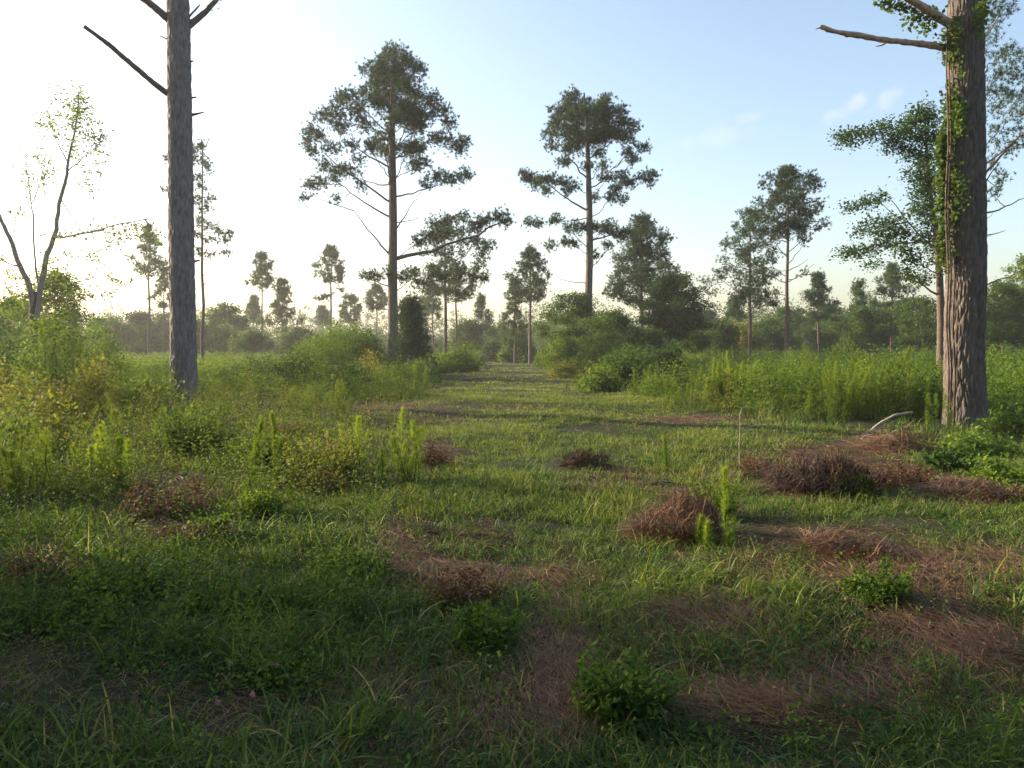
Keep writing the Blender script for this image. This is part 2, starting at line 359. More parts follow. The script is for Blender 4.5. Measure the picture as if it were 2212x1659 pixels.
# ---- broadleaf trees
def leafy(x, topy, D, cb, hl, hr, label, n=24, **k):
    k.setdefault('mat', 'oak'); k.setdefault('shape', 'round'); k.setdefault('name', 'broadleaf_tree'); k.setdefault('cat', 'tree')
    k.setdefault('group', 'broadleaf trees around the field'); k.setdefault('rb', .36)
    return pine(x, topy, D, cb, hl, hr, label, n=n, style='leaf', **k)
leafy(1446, 592, 56, 722, 66, 66, 'round dark oak in front of the dense dark pine', n=40, trw=9, mat='oak_dark')
leafy(1245, 632, 50, 780, 60, 60, 'feathery pale small tree at the foot of the two-lobed pine', n=30, mat='oak')
leafy(1320, 668, 46, 790, 56, 50, 'rounded bushy tree just right of the two-lobed pine trunk', n=30, mat='oak')
leafy(1990, 640, 66, 745, 50, 50, 'low green tree in the gap left of the leafy tree', n=24)
leafy(1660, 690, 86, 750, 50, 50, 'low rounded tree behind the tall bare-legged pine', n=20)
leafy(1815, 680, 84, 752, 44, 44, 'low rounded tree beside the soft green pine', n=20)
leafy(1895, 690, 80, 752, 50, 40, 'low dark tree behind the tall weeds near the leafy tree', n=20, mat='oak_dark')
leafy(2165, 608, 58, 740, 60, 70, 'broad green tree just right of the vine-covered trunk', n=34, trw=8)
leafy(2215, 548, 70, 740, 40, 60, 'pale thin tree at the right edge beyond the broad green tree', n=26, trw=7, mat='shrub')
leafy(485, 655, 92, 765, 48, 44, 'rounded bright tree in the far row right of the thick bare trunk', n=26, mat='oak')
leafy(298, 672, 96, 768, 48, 44, 'dark rounded tree in the far row left of the thick bare trunk', n=26, mat='oak_dark')
leafy(372, 676, 104, 768, 36, 40, 'dark rounded tree in the far row behind the thick bare trunk', n=22, mat='oak_dark')
leafy(120, 585, 30, 760, 66, 76, 'leafy sapling clump beside the forked tree on the left', n=26, trw=6, mat='shrub')
leafy(20, 640, 36, 770, 60, 50, 'green tree at the left edge behind the forked tree', n=26)
leafy(1085, 700, 108, 760, 40, 40, 'low tree closing the far end of the track', n=16)
leafy(640, 705, 86, 765, 40, 40, 'low rounded tree in front of the far wood left of the lone pine', n=18)
leafy(1585, 700, 76, 752, 50, 50, 'low yellowish tree under the layered pine', n=20, mat='shrub_yellow')
for x, tp, D_, hl, lab, mt in [(1480, 668, 90, 46, 'low tree between the round dark oak and the small round-topped pine', 'oak_dark'), (1555, 690, 70, 34, 'low green tree left of the layered pine foot', 'oak'), (1700, 665, 96, 44, 'faint rounded tree directly behind the tall bare-legged pine', 'oak'),
        (1790, 655, 92, 40, 'faint tree behind the compact pointed pine', 'oak'), (1860, 660, 70, 42, 'mid-sized tree under the soft green pine', 'oak'), (1960, 640, 84, 48, 'tall faint tree behind the wide thin-crowned pine', 'oak'),
        (2120, 690, 62, 44, 'low green tree showing right beside the vine-covered trunk', 'oak'), (235, 690, 88, 44, 'rounded tree in the far row beyond the forked tree', 'oak'), (420, 690, 84, 34, 'small rounded tree right behind the thick bare trunk edge', 'oak'),
        (545, 715, 78, 36, 'low bushy tree below the slim domed pine', 'oak'), (1010, 690, 96, 34, 'low tree left of the small gap pine', 'oak'), (1395, 712, 52, 34, 'bushy young tree below the dense dark pine', 'oak'), (1500, 715, 60, 28, 'bushy young tree right of the round dark oak', 'oak')]:
    leafy(x, tp, D_, 756, hl, hl*.95, lab, n=22, mat=mt)
# cedar beside the tallest pine
pine(886, 640, 38, 815, 44, 44, 'dark conical cedar at the foot of the tallest pine', n=46, shape='cone', mat='needle', name='cedar_tree', cat='cedar tree', dens=1.0, rb=.22, group=None)

# ---- leafy tree leaning out left of the vine-covered trunk
D = 27.
tr = np.array([ground_at(2034, D)]+[P(x, y, D) for x, y in ((2033, 700), (2030, 600), (2024, 520), (2012, 440), (2004, 360), (2000, 290), (1998, 245))])
rad = np.array([9, 8, 7, 6, 4.5, 3.5, 2.2, 1])*D/FPX
bl = [(1990,240,20),(2010,255,22),(1965,262,16),(1950,285,22),(1985,290,28),(2015,300,28),(1940,315,16),(1965,335,22),(2000,345,28),(1985,375,24),(2015,390,26),(1990,415,22),
      (2010,440,26),(1985,455,20),(2015,480,24),(2000,505,20),(2020,530,20),(2035,560,14),(1905,275,12),(1880,292,13),(1850,290,12),(1825,295,14),(1925,300,14),(1835,308,7),
      (1925,480,20),(1950,500,20),(1900,500,14),(1880,480,9),(1870,440,13),(1895,430,10),(1840,450,8),(1915,520,16),(1860,500,9),(1880,540,12),(1850,545,12),(1825,545,11),(1950,540,18),(1975,560,16),(1890,570,7),(1960,590,14),(1990,600,16)]
bare = [(P(2025,540,D), P(1905,440,D-.5), .03), (P(1970,490,D), P(1895,400,D), .02), (P(2030,640,D), P(1960,600,D), .04), (P(2020,520,D), P(1820,545,D), .03)]
make_tree('broadleaf_tree', 'ragged leafy tree with dark clumps leaning left beside the vine-covered trunk', 'tree', tr, rad, px_blobs(bl, D, .7), D, 'leaf', 'oak_dark', 'bark_small',
          None, .5, 2.6, True, bare, sides=10)
# ---- pine behind the vine-covered trunk (only its right side shows)
D = 32.
tr = np.array([ground_at(2096, D)]+[P(x, y, D) for x, y in ((2097, 600), (2098, 450), (2100, 300), (2102, 150), (2104, 20), (2106, -60))])
rad = np.array([12, 11, 10, 8, 6, 3, 1.5])*D/FPX
bl = [(2140,85,16),(2150,120,22),(2180,110,14),(2195,130,20),(2150,160,20),(2185,165,20),(2215,160,22),(2145,200,18),(2175,205,22),(2210,205,22),(2150,240,18),(2190,240,20),(2220,245,22),
      (2160,275,15),(2195,280,16),(2150,310,10),(2190,310,11),(2145,350,7),(2170,380,7),(2160,395,5),(2240,120,24),(2250,180,26),(2260,240,26),(2230,310,20),(2150,50,20),(2120,10,28),(2170,20,24),(2100,-30,30),
      (2145,420,5),(2185,330,8)]
bare = [(P(2100,400,D), P(2205,290,D-1), .07), (P(2100,470,D), P(2215,428,D), .05), (P(2100,420,D), P(2160,350,D), .04), (P(2100,620,D), P(2230,575,D), .04), (P(2100,500,D), P(2145,460,D), .02), (P(2100,520,D), P(2150,505,D), .02)]
make_tree('pine_tree', 'dark pine hidden behind the vine-covered trunk with only its right limbs showing', 'pine tree', tr, rad, px_blobs(bl, D, 1.2), D, 'pine', 'needle', 'bark',
          TREES, .8, 1.4, True, bare, sides=12)
# ---- forked sparse tree on the left
D = 27.
root_ = thing('forked_tree', 'thin forked tree with sparse leaves against the bright sky on the left', 'tree', ground_at(78, D))
def stem(pts, r0, r1, nm_='stem', mat='bark_pale', D=27.):
    w = Wood(); q = np.array([P(x, y, D+d) for x, y, d in pts]); t = np.linspace(0, 1, len(q)); tt = np.linspace(0, 1, len(q)*3)
    q = np.stack([np.interp(tt, t, q[:, i]) for i in range(3)], 1); q[1:-1] += RNG.normal(0, .012, (len(q)-2, 3))
    w.tube(q, np.linspace(r0, r1, len(q)), 8); w.build(nm_, M[mat], root_, ground_at(78, 27.)); return q
stem([(78,790,0),(76,740,0),(72,680,0),(78,630,0)], .15, .13, 'trunk', 'bark_small')
S1 = stem([(76,690,0),(88,620,0),(100,560,.1),(120,500,.2),(128,440,.3),(145,370,.3),(150,335,.3),(165,270,.3),(170,200,.2)], .11, .015)
S2 = stem([(74,690,0),(62,610,-.2),(40,565,-.3),(20,510,-.4),(0,470,-.4),(-20,430,-.5)], .1, .05)
S3 = stem([(84,620,0),(75,560,.1),(72,480,.2),(66,430,.2),(60,380,.1),(50,330,0)], .035, .01)
S4 = stem([(118,512,.1),(150,510,-.2),(205,500,-.5),(240,488,-.8),(330,470,-1.),(372,448,-1.1)], .04, .008)
S5 = stem([(148,355,.3),(130,320,.5),(112,280,.6),(100,230,.7)], .025, .008)
S6 = stem([(132,430,.3),(150,460,0),(175,500,-.2),(240,600,-.5)], .02, .006)
S7 = stem([(146,370,.3),(175,345,.1),(215,310,0),(240,290,0)], .02, .006)
S8 = stem([(68,440,.2),(82,410,.1),(92,370,0),(98,340,0)], .018, .006)
S9 = stem([(50,580,-.2),(20,570,-.4),(-30,540,-.6)], .03, .01)
bl = [(170,215,16),(150,230,18),(185,235,18),(165,250,20),(195,265,14),(150,265,18),(180,290,16),(160,310,12),(205,300,16),(215,325,14),(120,240,10),(105,260,8),(130,200,10),(170,185,8),(220,290,8),
      (165,335,12),(100,270,12),(120,290,10),(75,262,6),(205,360,8),(220,350,7),(190,375,7),(90,350,10),(105,370,12),(70,330,8),(55,360,8),(60,400,8),(95,385,10),(70,420,8),(185,400,6),(205,410,6),(30,470,9),(45,465,8),
      (130,505,10),(160,500,9),(200,495,9),(225,500,10),(250,505,14),(280,510,14),(300,490,12),(330,500,14),(340,520,12),(190,550,9),(205,555,8),(240,530,8),(140,560,9),(100,560,10),(120,580,12),(90,590,10),(200,600,9),(250,600,10),(275,610,8),(240,640,8),
      (60,620,12),(40,640,14),(10,625,14),(20,600,10),(0,560,8),(30,590,8),(140,610,14),(160,640,14)]
cs = np.array([P(x+random.uniform(-8,8), y+random.uniform(-8,8), D+random.uniform(-.9, .9)) for x, y, r in bl for _ in range(max(3, int(r*.55)))])
tw = Wood(); AS = np.concatenate([S1, S2, S3, S4, S5, S6, S7, S8])
for c in cs:
    dd = np.linalg.norm(AS-c, axis=1)+(AS[:, 2] > c[2])*.6; a = AS[int(dd.argmin())]
    tw.tube(curve(a, c, 4, -.05, .05), np.linspace(.008, .003, 4), 3)
tw.build('twig', M['bark_small'], root_, ground_at(78, D))
k = 12; c = np.repeat(cs, k, 0)+RNG.normal(0, .14, (len(cs)*k, 3)); v, f = leaves(c, .105, .3, .6)
mesh('crown', v, f, M['shrub'], root_, np.repeat(RNG.random(len(c)), 4), False, ground_at(78, D))

# ------------------------------------------------------------------ the two near trunks, with real bark relief
def near_trunk(root, line, radii, D, mat, seed, depth=.03, sides=110, dz=.035):
    pts = np.array([P(x, y, D) for x, y in line]); pts[0] = P(line[0][0], line[0][1], D)
    z = np.arange(pts[0, 2], pts[-1, 2], dz); cx = np.interp(z, pts[:, 2], pts[:, 0]); cy = np.interp(z, pts[:, 2], pts[:, 1])+0*z
    rr = np.interp(z, pts[:, 2], np.array(radii)*D/FPX)
    V = np.empty((len(z), sides, 3)); th = np.arange(sides)/sides*2*math.pi
    for i, zz in enumerate(z):
        for j in range(sides):
            c, s = math.cos(th[j]), math.sin(th[j])
            co = Vector((c*rr[i]*15+seed, s*rr[i]*15, zz*3.0))
            w_ = mnoise.noise_vector(co*.7)*.3
            d, _ = mnoise.voronoi(co+w_); e = d[1]-d[0]
            h = min(1, e*2.6)**.7; h += .25*mnoise.noise(Vector((c*30, s*30, zz*22)))
            big = mnoise.noise(Vector((c*1.2+seed, s*1.2, zz*.7)))*.035
            r = rr[i]*(1+big+.20*math.exp(-max(0, zz-z[0])/.28)*(.6+.7*math.sin(4*th[j]+seed)*math.cos(3*th[j])))+depth*(h-.7)
            V[i, j] = (cx[i]+c*r, cy[i]+s*r, zz)
    m = len(z); i = np.arange(m-1)[:, None]*sides; j = np.arange(sides)[None]; j2 = (j+1) % sides
    f = np.stack([i+j, i+j2, i+sides+j2, i+sides+j], -1).reshape(-1, 4)
    return mesh('trunk', V.reshape(-1, 3), f, M[mat], root, None, True, root.location)
def limb(root, pts, r0, r1, D, mat='bark_small', name='branch', knob=0., sides=10):
    q = np.array([P(x, y, D+d) for x, y, d in pts]); t = np.linspace(0, 1, len(q)); n = len(q)*6; tt = np.linspace(0, 1, n)
    q = np.stack([np.interp(tt, t, q[:, i]) for i in range(3)], 1)
    q[1:-1] = (q[:-2]+q[2:]+2*q[1:-1])/4
    r = np.linspace(r0, r1, n)*(1+knob*RNG.normal(0, 1, n)); q[1:-1] += RNG.normal(0, knob*r0*.5, (n-2, 3))
    w = Wood(); w.tube(q, r, sides); return w.build(name, M[mat], root, root.location)
LD = 20.
left = thing('pine_tree', 'thick bare grey pine trunk standing on the left with one long dead branch', 'pine tree', ground_at(399, LD), TREES)
near_trunk(left, [(399, 900), (399, 860), (396, 760), (393, 600), (391, 450), (389, 300), (387, 150), (386, 50), (384, 0), (380, -300), (378, -700)], [33, 29, 26.5, 26, 25.5, 24.5, 24, 22.5, 22, 18, 8], LD, 'bark_grey', 3.1)
limb(left, [(372,210,0),(330,178,-.3),(280,135,-.6),(230,92,-.9),(182,57,-1.1)], .075, .045, LD, knob=.06)
limb(left, [(372,48,0),(345,25,-.2),(300,-12,-.4),(230,-60,-.7)], .10, .07, LD, knob=.05)
limb(left, [(400,62,0),(425,42,.2),(448,22,.3),(470,-4,.4),(520,-70,.6)], .085, .05, LD, knob=.05)
limb(left, [(400,45,0),(425,18,.2),(432,10,.2)], .03, .012, LD)
limb(left, [(405,250,0),(425,246,.1),(441,242,.2)], .045, .012, LD, knob=.05)
limb(left, [(405,212,0),(424,210,.1)], .03, .02, LD, knob=.05)
limb(left, [(405,134,0),(417,132,.1)], .03, .02, LD, knob=.05)
limb(left, [(372,90,0),(345,77,-.1)], .02, .012, LD)
limb(left, [(408,567,0),(432,562,.1)], .04, .02, LD, knob=.05)
RD = 15.5
right = thing('pine_tree', 'thick furrowed pine trunk on the right with vine climbing its sunlit side', 'pine tree', ground_at(2087, RD), TREES)
near_trunk(right, [(2087, 945), (2087, 910), (2085, 860), (2083, 760), (2087, 600), (2088, 450), (2087, 300), (2086, 150), (2086, 0), (2084, -300), (2080, -900)], [50, 46, 41, 39, 39, 38, 36.5, 35, 34, 28, 12], RD, 'bark', 9.7, .028, 200, .028)
limb(right, [(2070,106,0),(2040,103,-.05),(1985,94,-.2),(1920,88,-.35),(1850,76,-.5),(1800,68,-.6),(1774,58,-.65)], .068, .04, RD, 'deadwood', 'broken_branch', .10, 12)
limb(right, [(2070,62,0),(2030,38,-.1),(1990,12,-.3),(1940,-15,-.5)], .09, .06, RD, 'deadwood', 'branch', .05)
limb(right, [(2105,370,0),(2150,340,.3),(2215,285,.6)], .02, .008, RD, 'bark_small')
# out-of-frame crowns of the two (they shade the field)
def top_crown(root, x, y0, D, n, R0):
    bl = []
    for i in range(n):
        az = i*2.4; t = (i+.5)/n; z = P(x, y0, D)[2]+t*7
        bl.append((np.array([P(x, 0, D)[0]+math.cos(az)*R0*(1-.6*t)*random.uniform(.4, 1), D+math.sin(az)*R0*(1-.6*t)*random.uniform(.4, 1), z]), .8))
    pts = np.array([P(x, -200, D), P(x, -260, D)]); pts = np.array([[P(x, 0, D)[0], D, P(x, -150, D)[2]], [P(x, 0, D)[0], D, bl[-1][0][2]]])
    cl = []; w = Wood()
    for c, r in bl:
        a = along(pts, c[2]-np.hypot(c[0]-pts[0, 0], c[1]-D)*.5); w.tube(curve(a, c, 6, -.1, .03), np.linspace(.06, .02, 6), 5)
        cl.append(c+RNG.normal(0, .45, (12, 3)))
    w.build('limb', M['bark_small'], root, root.location); cl = np.concatenate(cl); c = np.repeat(cl, 6, 0)+RNG.normal(0, .15, (len(cl)*6, 3))
    v, f = needles(c, unit(RNG.normal(0, 1, c.shape)+[0, 0, .5]), 12, .22, .008, .8); mesh('crown', v, f, M['needle'], root, np.repeat(RNG.random(len(v)//3), 3), False, root.location)
top_crown(left, 380, -230, LD, 24, 3.2); top_crown(right, 2084, -380, RD, 24, 3.0)
def spray(root, pts, n, spr, D, L=.2):
    c = np.array([P(x, y, D) for x, y in pts]); c = np.repeat(c, n, 0)+RNG.normal(0, spr, (len(c)*n, 3))
    v, f = needles(c, unit(RNG.normal(0, 1, c.shape)), 10, L, .006, .8); mesh('needle_spray', v, f, M['needle'], root, np.repeat(RNG.random(len(v)//3), 3), False, root.location)
for q_ in [(415, 12), (470, 6), (460, 22), (480, -2)]: spray(left, [q_], 3, .05, LD)
# vine
limb(right, [(1920,89,-.35),(1905,98,-.4),(1893,100,-.42)], .02, .008, RD, 'deadwood')
limb(right, [(1782,62,-.65),(1770,60,-.68),(1762,63,-.7)], .022, .006, RD, 'deadwood')
limb(right, [(2100,360,.2),(2140,395,.5),(2160,410,.6)], .012, .004, RD); limb(right, [(2110,512,.1),(2150,505,.3),(2172,498,.4)], .014, .004, RD)
vine = thing('climbing_vine', 'leafy green vine climbing the left side of the thick right trunk', 'vine', ground_at(2060, RD))
vl = []
def vleaf(x, y, sx, sy, n, off=-.36):
    for _ in range(int(n*1.9)):
        xx = x+random.gauss(0, sx); yy = y+random.gauss(0, sy)
        edge = max(0, (xx-2052))/35.; dpt = -.10-min(.38, .36*math.sqrt(min(1, edge)))+random.uniform(-.1, .03)
        vl.append(P(xx, yy, RD+dpt))
for a in [(2047,100,8,14,60),(2050,75,8,12,50),(2052,120,8,14,50),(2052,205,8,14,90),(2058,230,12,12,110),(2060,255,12,12,110),(2062,275,10,10,90),(2045,280,8,10,60),(2038,310,8,12,100),
          (2035,335,9,12,100),(2045,360,10,14,80),(2038,385,8,12,80),(2048,405,14,12,90),(2065,400,14,14,50),(2040,430,9,14,90),(2045,460,10,14,80),(2042,490,10,14,90),(2038,520,8,14,80),(2045,545,8,12,70),
          (2040,570,6,12,40),(2060,440,12,14,40),(2075,150,8,20,20),(2065,60,8,14,40),(2115,40,6,16,50),(2125,20,6,12,40),(1975,25,18,10,50),(1945,12,16,8,60),(1915,6,12,7,50),(1990,40,14,10,40),
          (1965,48,16,8,20),(2020,30,12,10,40),(2010,60,12,8,18),(1995,70,8,5,10),(2050,125,5,8,30)]: vleaf(*a)
v, f = leaves(np.array(vl), .085, .1, .75); mesh('foliage', v, f, M['oak'], vine, np.repeat(RNG.uniform(.4, 1, len(vl)), 4), False, vine.location)
for sx in (2052, 2046, 2060):
    limb(vine, [(sx, 930, -.3), (sx+4, 800, -.34), (sx-2, 700, -.3), (sx+3, 600, -.3), (sx-4, 450, -.28), (sx+3, 300, -.3), (sx-2, 150, -.3), (sx, 60, -.2)], .02, .01, RD, 'bark_small', 'stem', .1, 6)
limb(vine, [(2050,60,-.2),(2010,40,-.3),(1960,20,-.4),(1900,4,-.5)], .012, .004, RD, 'bark_small', 'stem', .05, 5)
v2 = thing('climbing_vine', 'thin sparse vine on the left side of the thick bare trunk', 'vine', ground_at(370, LD))
c = np.array([P(372+random.gauss(0, 3), random.uniform(540, 680), LD-.12+random.uniform(-.1, .05)) for _ in range(110)]+[P(375+random.gauss(0, 8), random.uniform(800, 880), LD-.3+random.uniform(-.1, .05)) for _ in range(200)])
v, f = leaves(c, .075, .2, .7); mesh('foliage', v, f, M['weed'], v2, np.repeat(RNG.uniform(.3, 1, len(c)), 4), False, v2.location)
limb(v2, [(374, 890, -.3), (371, 760, -.15), (370, 640, -.1), (371, 540, -.1)], .012, .006, LD, 'bark_small', 'stem', .1, 5)

# ------------------------------------------------------------------ shrubs and weeds, each a thing
def shrub(dx, top, D, hw, label, mat='shrub', n=None, leaf=None, name='shrub', cat='shrub', group=None, bottom=0., dens=1., aspect=.6, lobes=5, depth=None):
    g = ground_at(dx, D); k = D/FPX; W = hw*k; H = P(dx, top, D)[2]-g[2]; px = D/800.
    root = thing(name, label, cat, g, group); w = Wood()
    lb = [(RNG.normal(0, .45, 2)*W*.9, random.uniform(.6, 1.), random.uniform(.45, .8)*W) for _ in range(lobes)]
    lb[0] = (np.zeros(2), 1.06, W*.75)
    sz = leaf or max(.075, px*2.2); cl = []
    vol = W*W*H; nc = int(min(420, max(14, (26+48*vol)*dens)))
    for i in range(nc):
        o, hh, rr = random.choice(lb); a = random.uniform(0, 6.283); q = random.random()**.5
        x = o[0]+math.cos(a)*q*rr; y = (o[1]+math.sin(a)*q*rr)*(1 if depth is None else depth)
        zt = H*hh*(1-q**2.2*.75); z = zt*(bottom+(1-bottom)*random.random()**.55)
        cl.append((x, y, z))
    cl = np.array(cl)
    for c in cl[::3]: w.tube(curve((c[0]*.15, c[1]*.15, -.03), c, 5, .1, .03), np.linspace(.008+.006*H, max(.003, px*.05), 5), 3)
    m = int(min(90, max(24, 46*max(1, (W/1.2))))); sp = max(.09, .1*W+.06)
    c = np.repeat(cl, m, 0)+RNG.normal(0, sp, (nc*m, 3))*np.array([1, 1, .8]); c[:, 2] = np.abs(c[:, 2])+.02
    v, f = leaves(c, sz, .5, aspect)
    t = np.clip(np.repeat(RNG.uniform(.05, .8, nc), m)+RNG.normal(0, .16, nc*m), 0, 1)
    mesh('foliage', v, f, M[mat], root, np.repeat(t, 4)); w.build('stem', M['bark_small'], root, (0, 0, 0))
    return root
def sprigs(dx, by, top, hw, label, mat, leaf, name='leafy_weed', cat='weed', group='leafy weeds in the clearing', ns=None, lean=.75, gap=1.):
    """many thin leaning stems with small leaves along them: a ragged low weed"""
    D = gD(by); g = ground_at(dx, D); k = D/FPX; W = hw*k; H = max(.08, P(dx, top, D)[2]-g[2])
    root = thing(name, label, cat, g, group); w = Wood(); ns = int((ns or min(330, 60+420*W*W+50*W))*(1.5 if hw < 95 and name == 'leafy_weed' else 1)); C = []; A = []; T = []
    for i in range(ns):
        a = random.uniform(0, 6.283); q = random.random()**.7; ex = 1.25 if random.random() < .15 else 1.
        bx, by_ = math.cos(a)*q*W*.75*ex, math.sin(a)*q*W*.75*ex; h = H*random.uniform(.35, 1.05)*(1-.45*q)*(.7+.6*vnoise(bx*7+dx, by_*7, 3))
        tip = np.array([bx+math.cos(a)*h*lean*random.uniform(0, 1.2)+random.gauss(0, .03), by_+math.sin(a)*h*lean*random.uniform(0, 1.2)+random.gauss(0, .03), h])
        st = curve((bx, by_, -.03), tip, 6, .12, .02); w.tube(st, np.linspace(.0022, .001, 6), 3)
        n = int(max(8, h/leaf*3.2)*gap); t = RNG.uniform(.12, 1, n)**.8; p = np.stack([np.interp(t, np.linspace(0, 1, 6), st[:, c]) for c in range(3)], 1)
        o = unit(RNG.normal(0, 1, (n, 3))+np.array([0, 0, .2])); C.append(p+o*leaf*.5); A.append(o); T.append(np.clip(random.uniform(.1, .7)+.3*(t-.4)+RNG.normal(0, .12, n), 0, 1))
    C = np.concatenate(C); A = np.concatenate(A); T = np.concatenate(T); C[:, 2] = np.abs(C[:, 2])
    v, f = leaves(C, max(leaf*1.25, D/800*1.5), .6, .55, A); mesh('foliage', v, f, M[mat], root, np.repeat(T, 4)); w.build('stem', M['weed'], root, (0, 0, 0)); return root
M['fennel_bright'] = foliage_mat('bright_feathery_leaves', [(.08, .15, .02), (.15, .24, .03), (.24, .32, .04)], .5)
def fennel(dx, top, D, hw, label, n=1, group='feathery dog fennel stalks', mat='fennel', lean=.11, dens=1., spread=None):
    if n == 1: lean = .05; dens *= 1.7
    if 'bright' in label or 'yellow' in label: mat = 'fennel_bright'; dens *= 1.5 if n > 1 else .75
    g = ground_at(dx, D); H = P(dx, top, D)[2]-g[2]; k = D/FPX; px = D/800.; sp = spread if spread is not None else hw*k*.6
    root = thing('dog_fennel', label, 'tall weed', g, group); w = Wood(); C = []; Dd = []; T = []
    for s in range(n):
        b = np.array([RNG.normal(0, sp) if n > 1 else 0, RNG.normal(0, sp) if n > 1 else 0, -.03]); h = H*(1 if s == 0 else random.uniform(.4, .98)); lean_ = lean*random.uniform(.5, 2.4)*h
        tip = b+np.array([RNG.normal(0, lean_), RNG.normal(0, lean_), h+.03]); st = curve(b, tip, 7, 0, .022); w.tube(st, np.linspace(.007, .0025, 7), 4)
        rmax = (hw*k*.6 if n == 1 else min(.2, .26*h))*random.uniform(.8, 1.4); nb = int(max(26, (80*h+24))*dens)
        t = RNG.uniform(.02, 1, nb)**.9; az = RNG.uniform(0, 6.283, nb); rr = rmax*(1-t)**.75*np.minimum(1, .35+t*4)*RNG.uniform(.1, 1, nb)
        base = b+(tip-b)*t[:, None]; out = np.stack([np.cos(az), np.sin(az), 0*az], 1)
        c = base+out*rr[:, None]*.6+np.array([0, 0, 1])*(rr*.6)[:, None]; C.append(c); Dd.append(unit(out*.55+np.array([0, 0, 1.]))); T.append(.25+.6*t+RNG.normal(0, .1, nb))
    C = np.concatenate(C); Dd = np.concatenate(Dd); T = np.clip(np.concatenate(T), 0, 1); m = 12 if D < 9 else 8
    v, f = needles(C, Dd, m, max(.06, px*2.6), max(.0024, px*.28), .55)
    mesh('foliage', v, f, M[mat], root, np.repeat(np.repeat(T, m), 3)); w.build('stem', M['weed'], root, (0, 0, 0)); return root

SH = [  # x, top, D, halfwidth, label, material, dens
 (60, 755, 15, 100, 'yellowing shrub at the left edge in front of the forked tree', 'shrub_yellow', 1.),
 (150, 655, 20, 95, 'tall green bush below the forked tree on the left', 'shrub', 1.2),
 (225, 690, 24, 60, 'green bush sloping down beside the tall bush on the left', 'shrub', 1.),
 (30, 660, 26, 80, 'green bush at the left edge behind the forked tree', 'oak', 1.),
 (185, 760, 16, 80, 'yellow-green shrub in the middle of the left thicket', 'shrub_yellow', 1.),
 (300, 795, 16.5, 60, 'mixed green shrub left of the thick bare trunk base', 'shrub', 1.),
 (345, 850, 15, 40, 'small yellow shrub touching the thick bare trunk base', 'shrub_yellow', .9),
 (100, 860, 12, 70, 'low russet-tinged shrub in the front of the left thicket', 'shrub_yellow', .9),
 (10, 850, 11, 60, 'low green shrub at the left edge in the front of the thicket', 'shrub', .9),
 (560, 768, 30, 60, 'dark green bush right of the thick bare trunk', 'oak_dark', 1.1),
 (640, 752, 26, 75, 'dark shrub between the thick bare trunk and the tallest pine', 'oak_dark', 1.2),
 (500, 800, 22, 40, 'deep green shrub low behind the thick bare trunk right side', 'weed', 1.),
 (735, 695, 40, 75, 'bright green leafy bush left of the tallest pine', 'shrub', 1.2),
 (690, 718, 34, 70, 'broad green bush in front of the bright leafy bush', 'shrub', 1.1),
 (775, 700, 42, 55, 'olive bush just left of the tallest pine trunk', 'oak', 1.1),
 (800, 760, 28, 60, 'yellow-green shrub in front of the tallest pine', 'shrub_yellow', 1.1),
 (745, 765, 24, 75, 'dark tangled shrub at the left edge of the grass track', 'oak_dark', 1.2),
 (860, 770, 30, 45, 'rounded shrub under the conical cedar', 'shrub', 1.),
 (905, 770, 34, 45, 'dark shrub right of the conical cedar', 'oak', 1.1),
 (985, 742, 48, 46, 'pale green shrub on the left of the track end', 'shrub', 1.),
 (1015, 775, 50, 26, 'low bright shrub nearest the left side of the track end', 'shrub', 1.),
 (945, 770, 44, 30, 'green shrub between the cedar and the track end', 'shrub', 1.),
 (1060, 735, 90, 28, 'hazy shrub closing the track on its left', 'oak', 1.),
 (1120, 725, 80, 36, 'hazy pale shrub closing the track on its right', 'shrub', 1.),
 (1185, 745, 60, 34, 'pale shrub along the right of the track end', 'shrub', 1.),
 (1225, 715, 48, 46, 'feathery green bush left of the two-lobed pine trunk', 'shrub', 1.),
 (1215, 772, 40, 34, 'low brownish-green shrub at the right side of the track', 'shrub_yellow', .9),
 (1290, 720, 44, 44, 'darker green bush around the two-lobed pine trunk', 'oak', 1.1),
 (1265, 780, 34, 34, 'low russet shrub under the two-lobed pine', 'shrub_yellow', .9),
 (1350, 745, 30, 72, 'large-leaved dark shrub with bright new leaves right of the track', 'oak', 1.1),
 (1430, 735, 32, 60, 'big-leaved dark shrub behind the right thicket', 'oak_dark', 1.2),
 (1300, 785, 27, 44, 'bright leafy shrub at the front corner of the large-leaved shrub', 'shrub', 1.),
 (1480, 765, 34, 50, 'light green bush behind the feathery weeds right of the track', 'shrub', 1.),
 (1420, 800, 23, 50, 'grassy green shrub at the front of the right thicket', 'shrub', 1.),
 (1560, 790, 20, 50, 'yellow-flecked shrub in the right thicket', 'shrub_yellow', 1.),
 (1640, 775, 20, 55, 'brown-flecked green shrub in the right thicket', 'shrub', 1.),
 (1730, 775, 18, 55, 'olive shrub in the right thicket below the bare-legged pine', 'shrub', 1.),
 (1940, 770, 17, 50, 'bright green shrub in the right thicket near the vine-covered trunk', 'shrub', 1.),
 (2010, 800, 17, 40, 'dark green shrub touching the vine-covered trunk', 'weed', 1.),
 (2170, 790, 19, 60, 'green shrub just right of the vine-covered trunk', 'shrub', 1.1),
 (2185, 880, 13, 60, 'dark green weed bush at the right edge beyond the vine-covered trunk', 'weed', 1.1),
 (2120, 945, 11, 60, 'low leafy shrub in the shade below the vine-covered trunk', 'weed', .9),
 (2175, 1000, 8.6, 58, 'yellow-green shrub at the right edge on brown straw', 'shrub', .9),
 (2060, 985, 9.8, 60, 'straggly dark shrub in front of the vine-covered trunk', 'oak_dark', .6),
]
SH.append((-60, 690, 17, 90, 'tall bush just past the left edge of the thicket', 'oak', 1.))
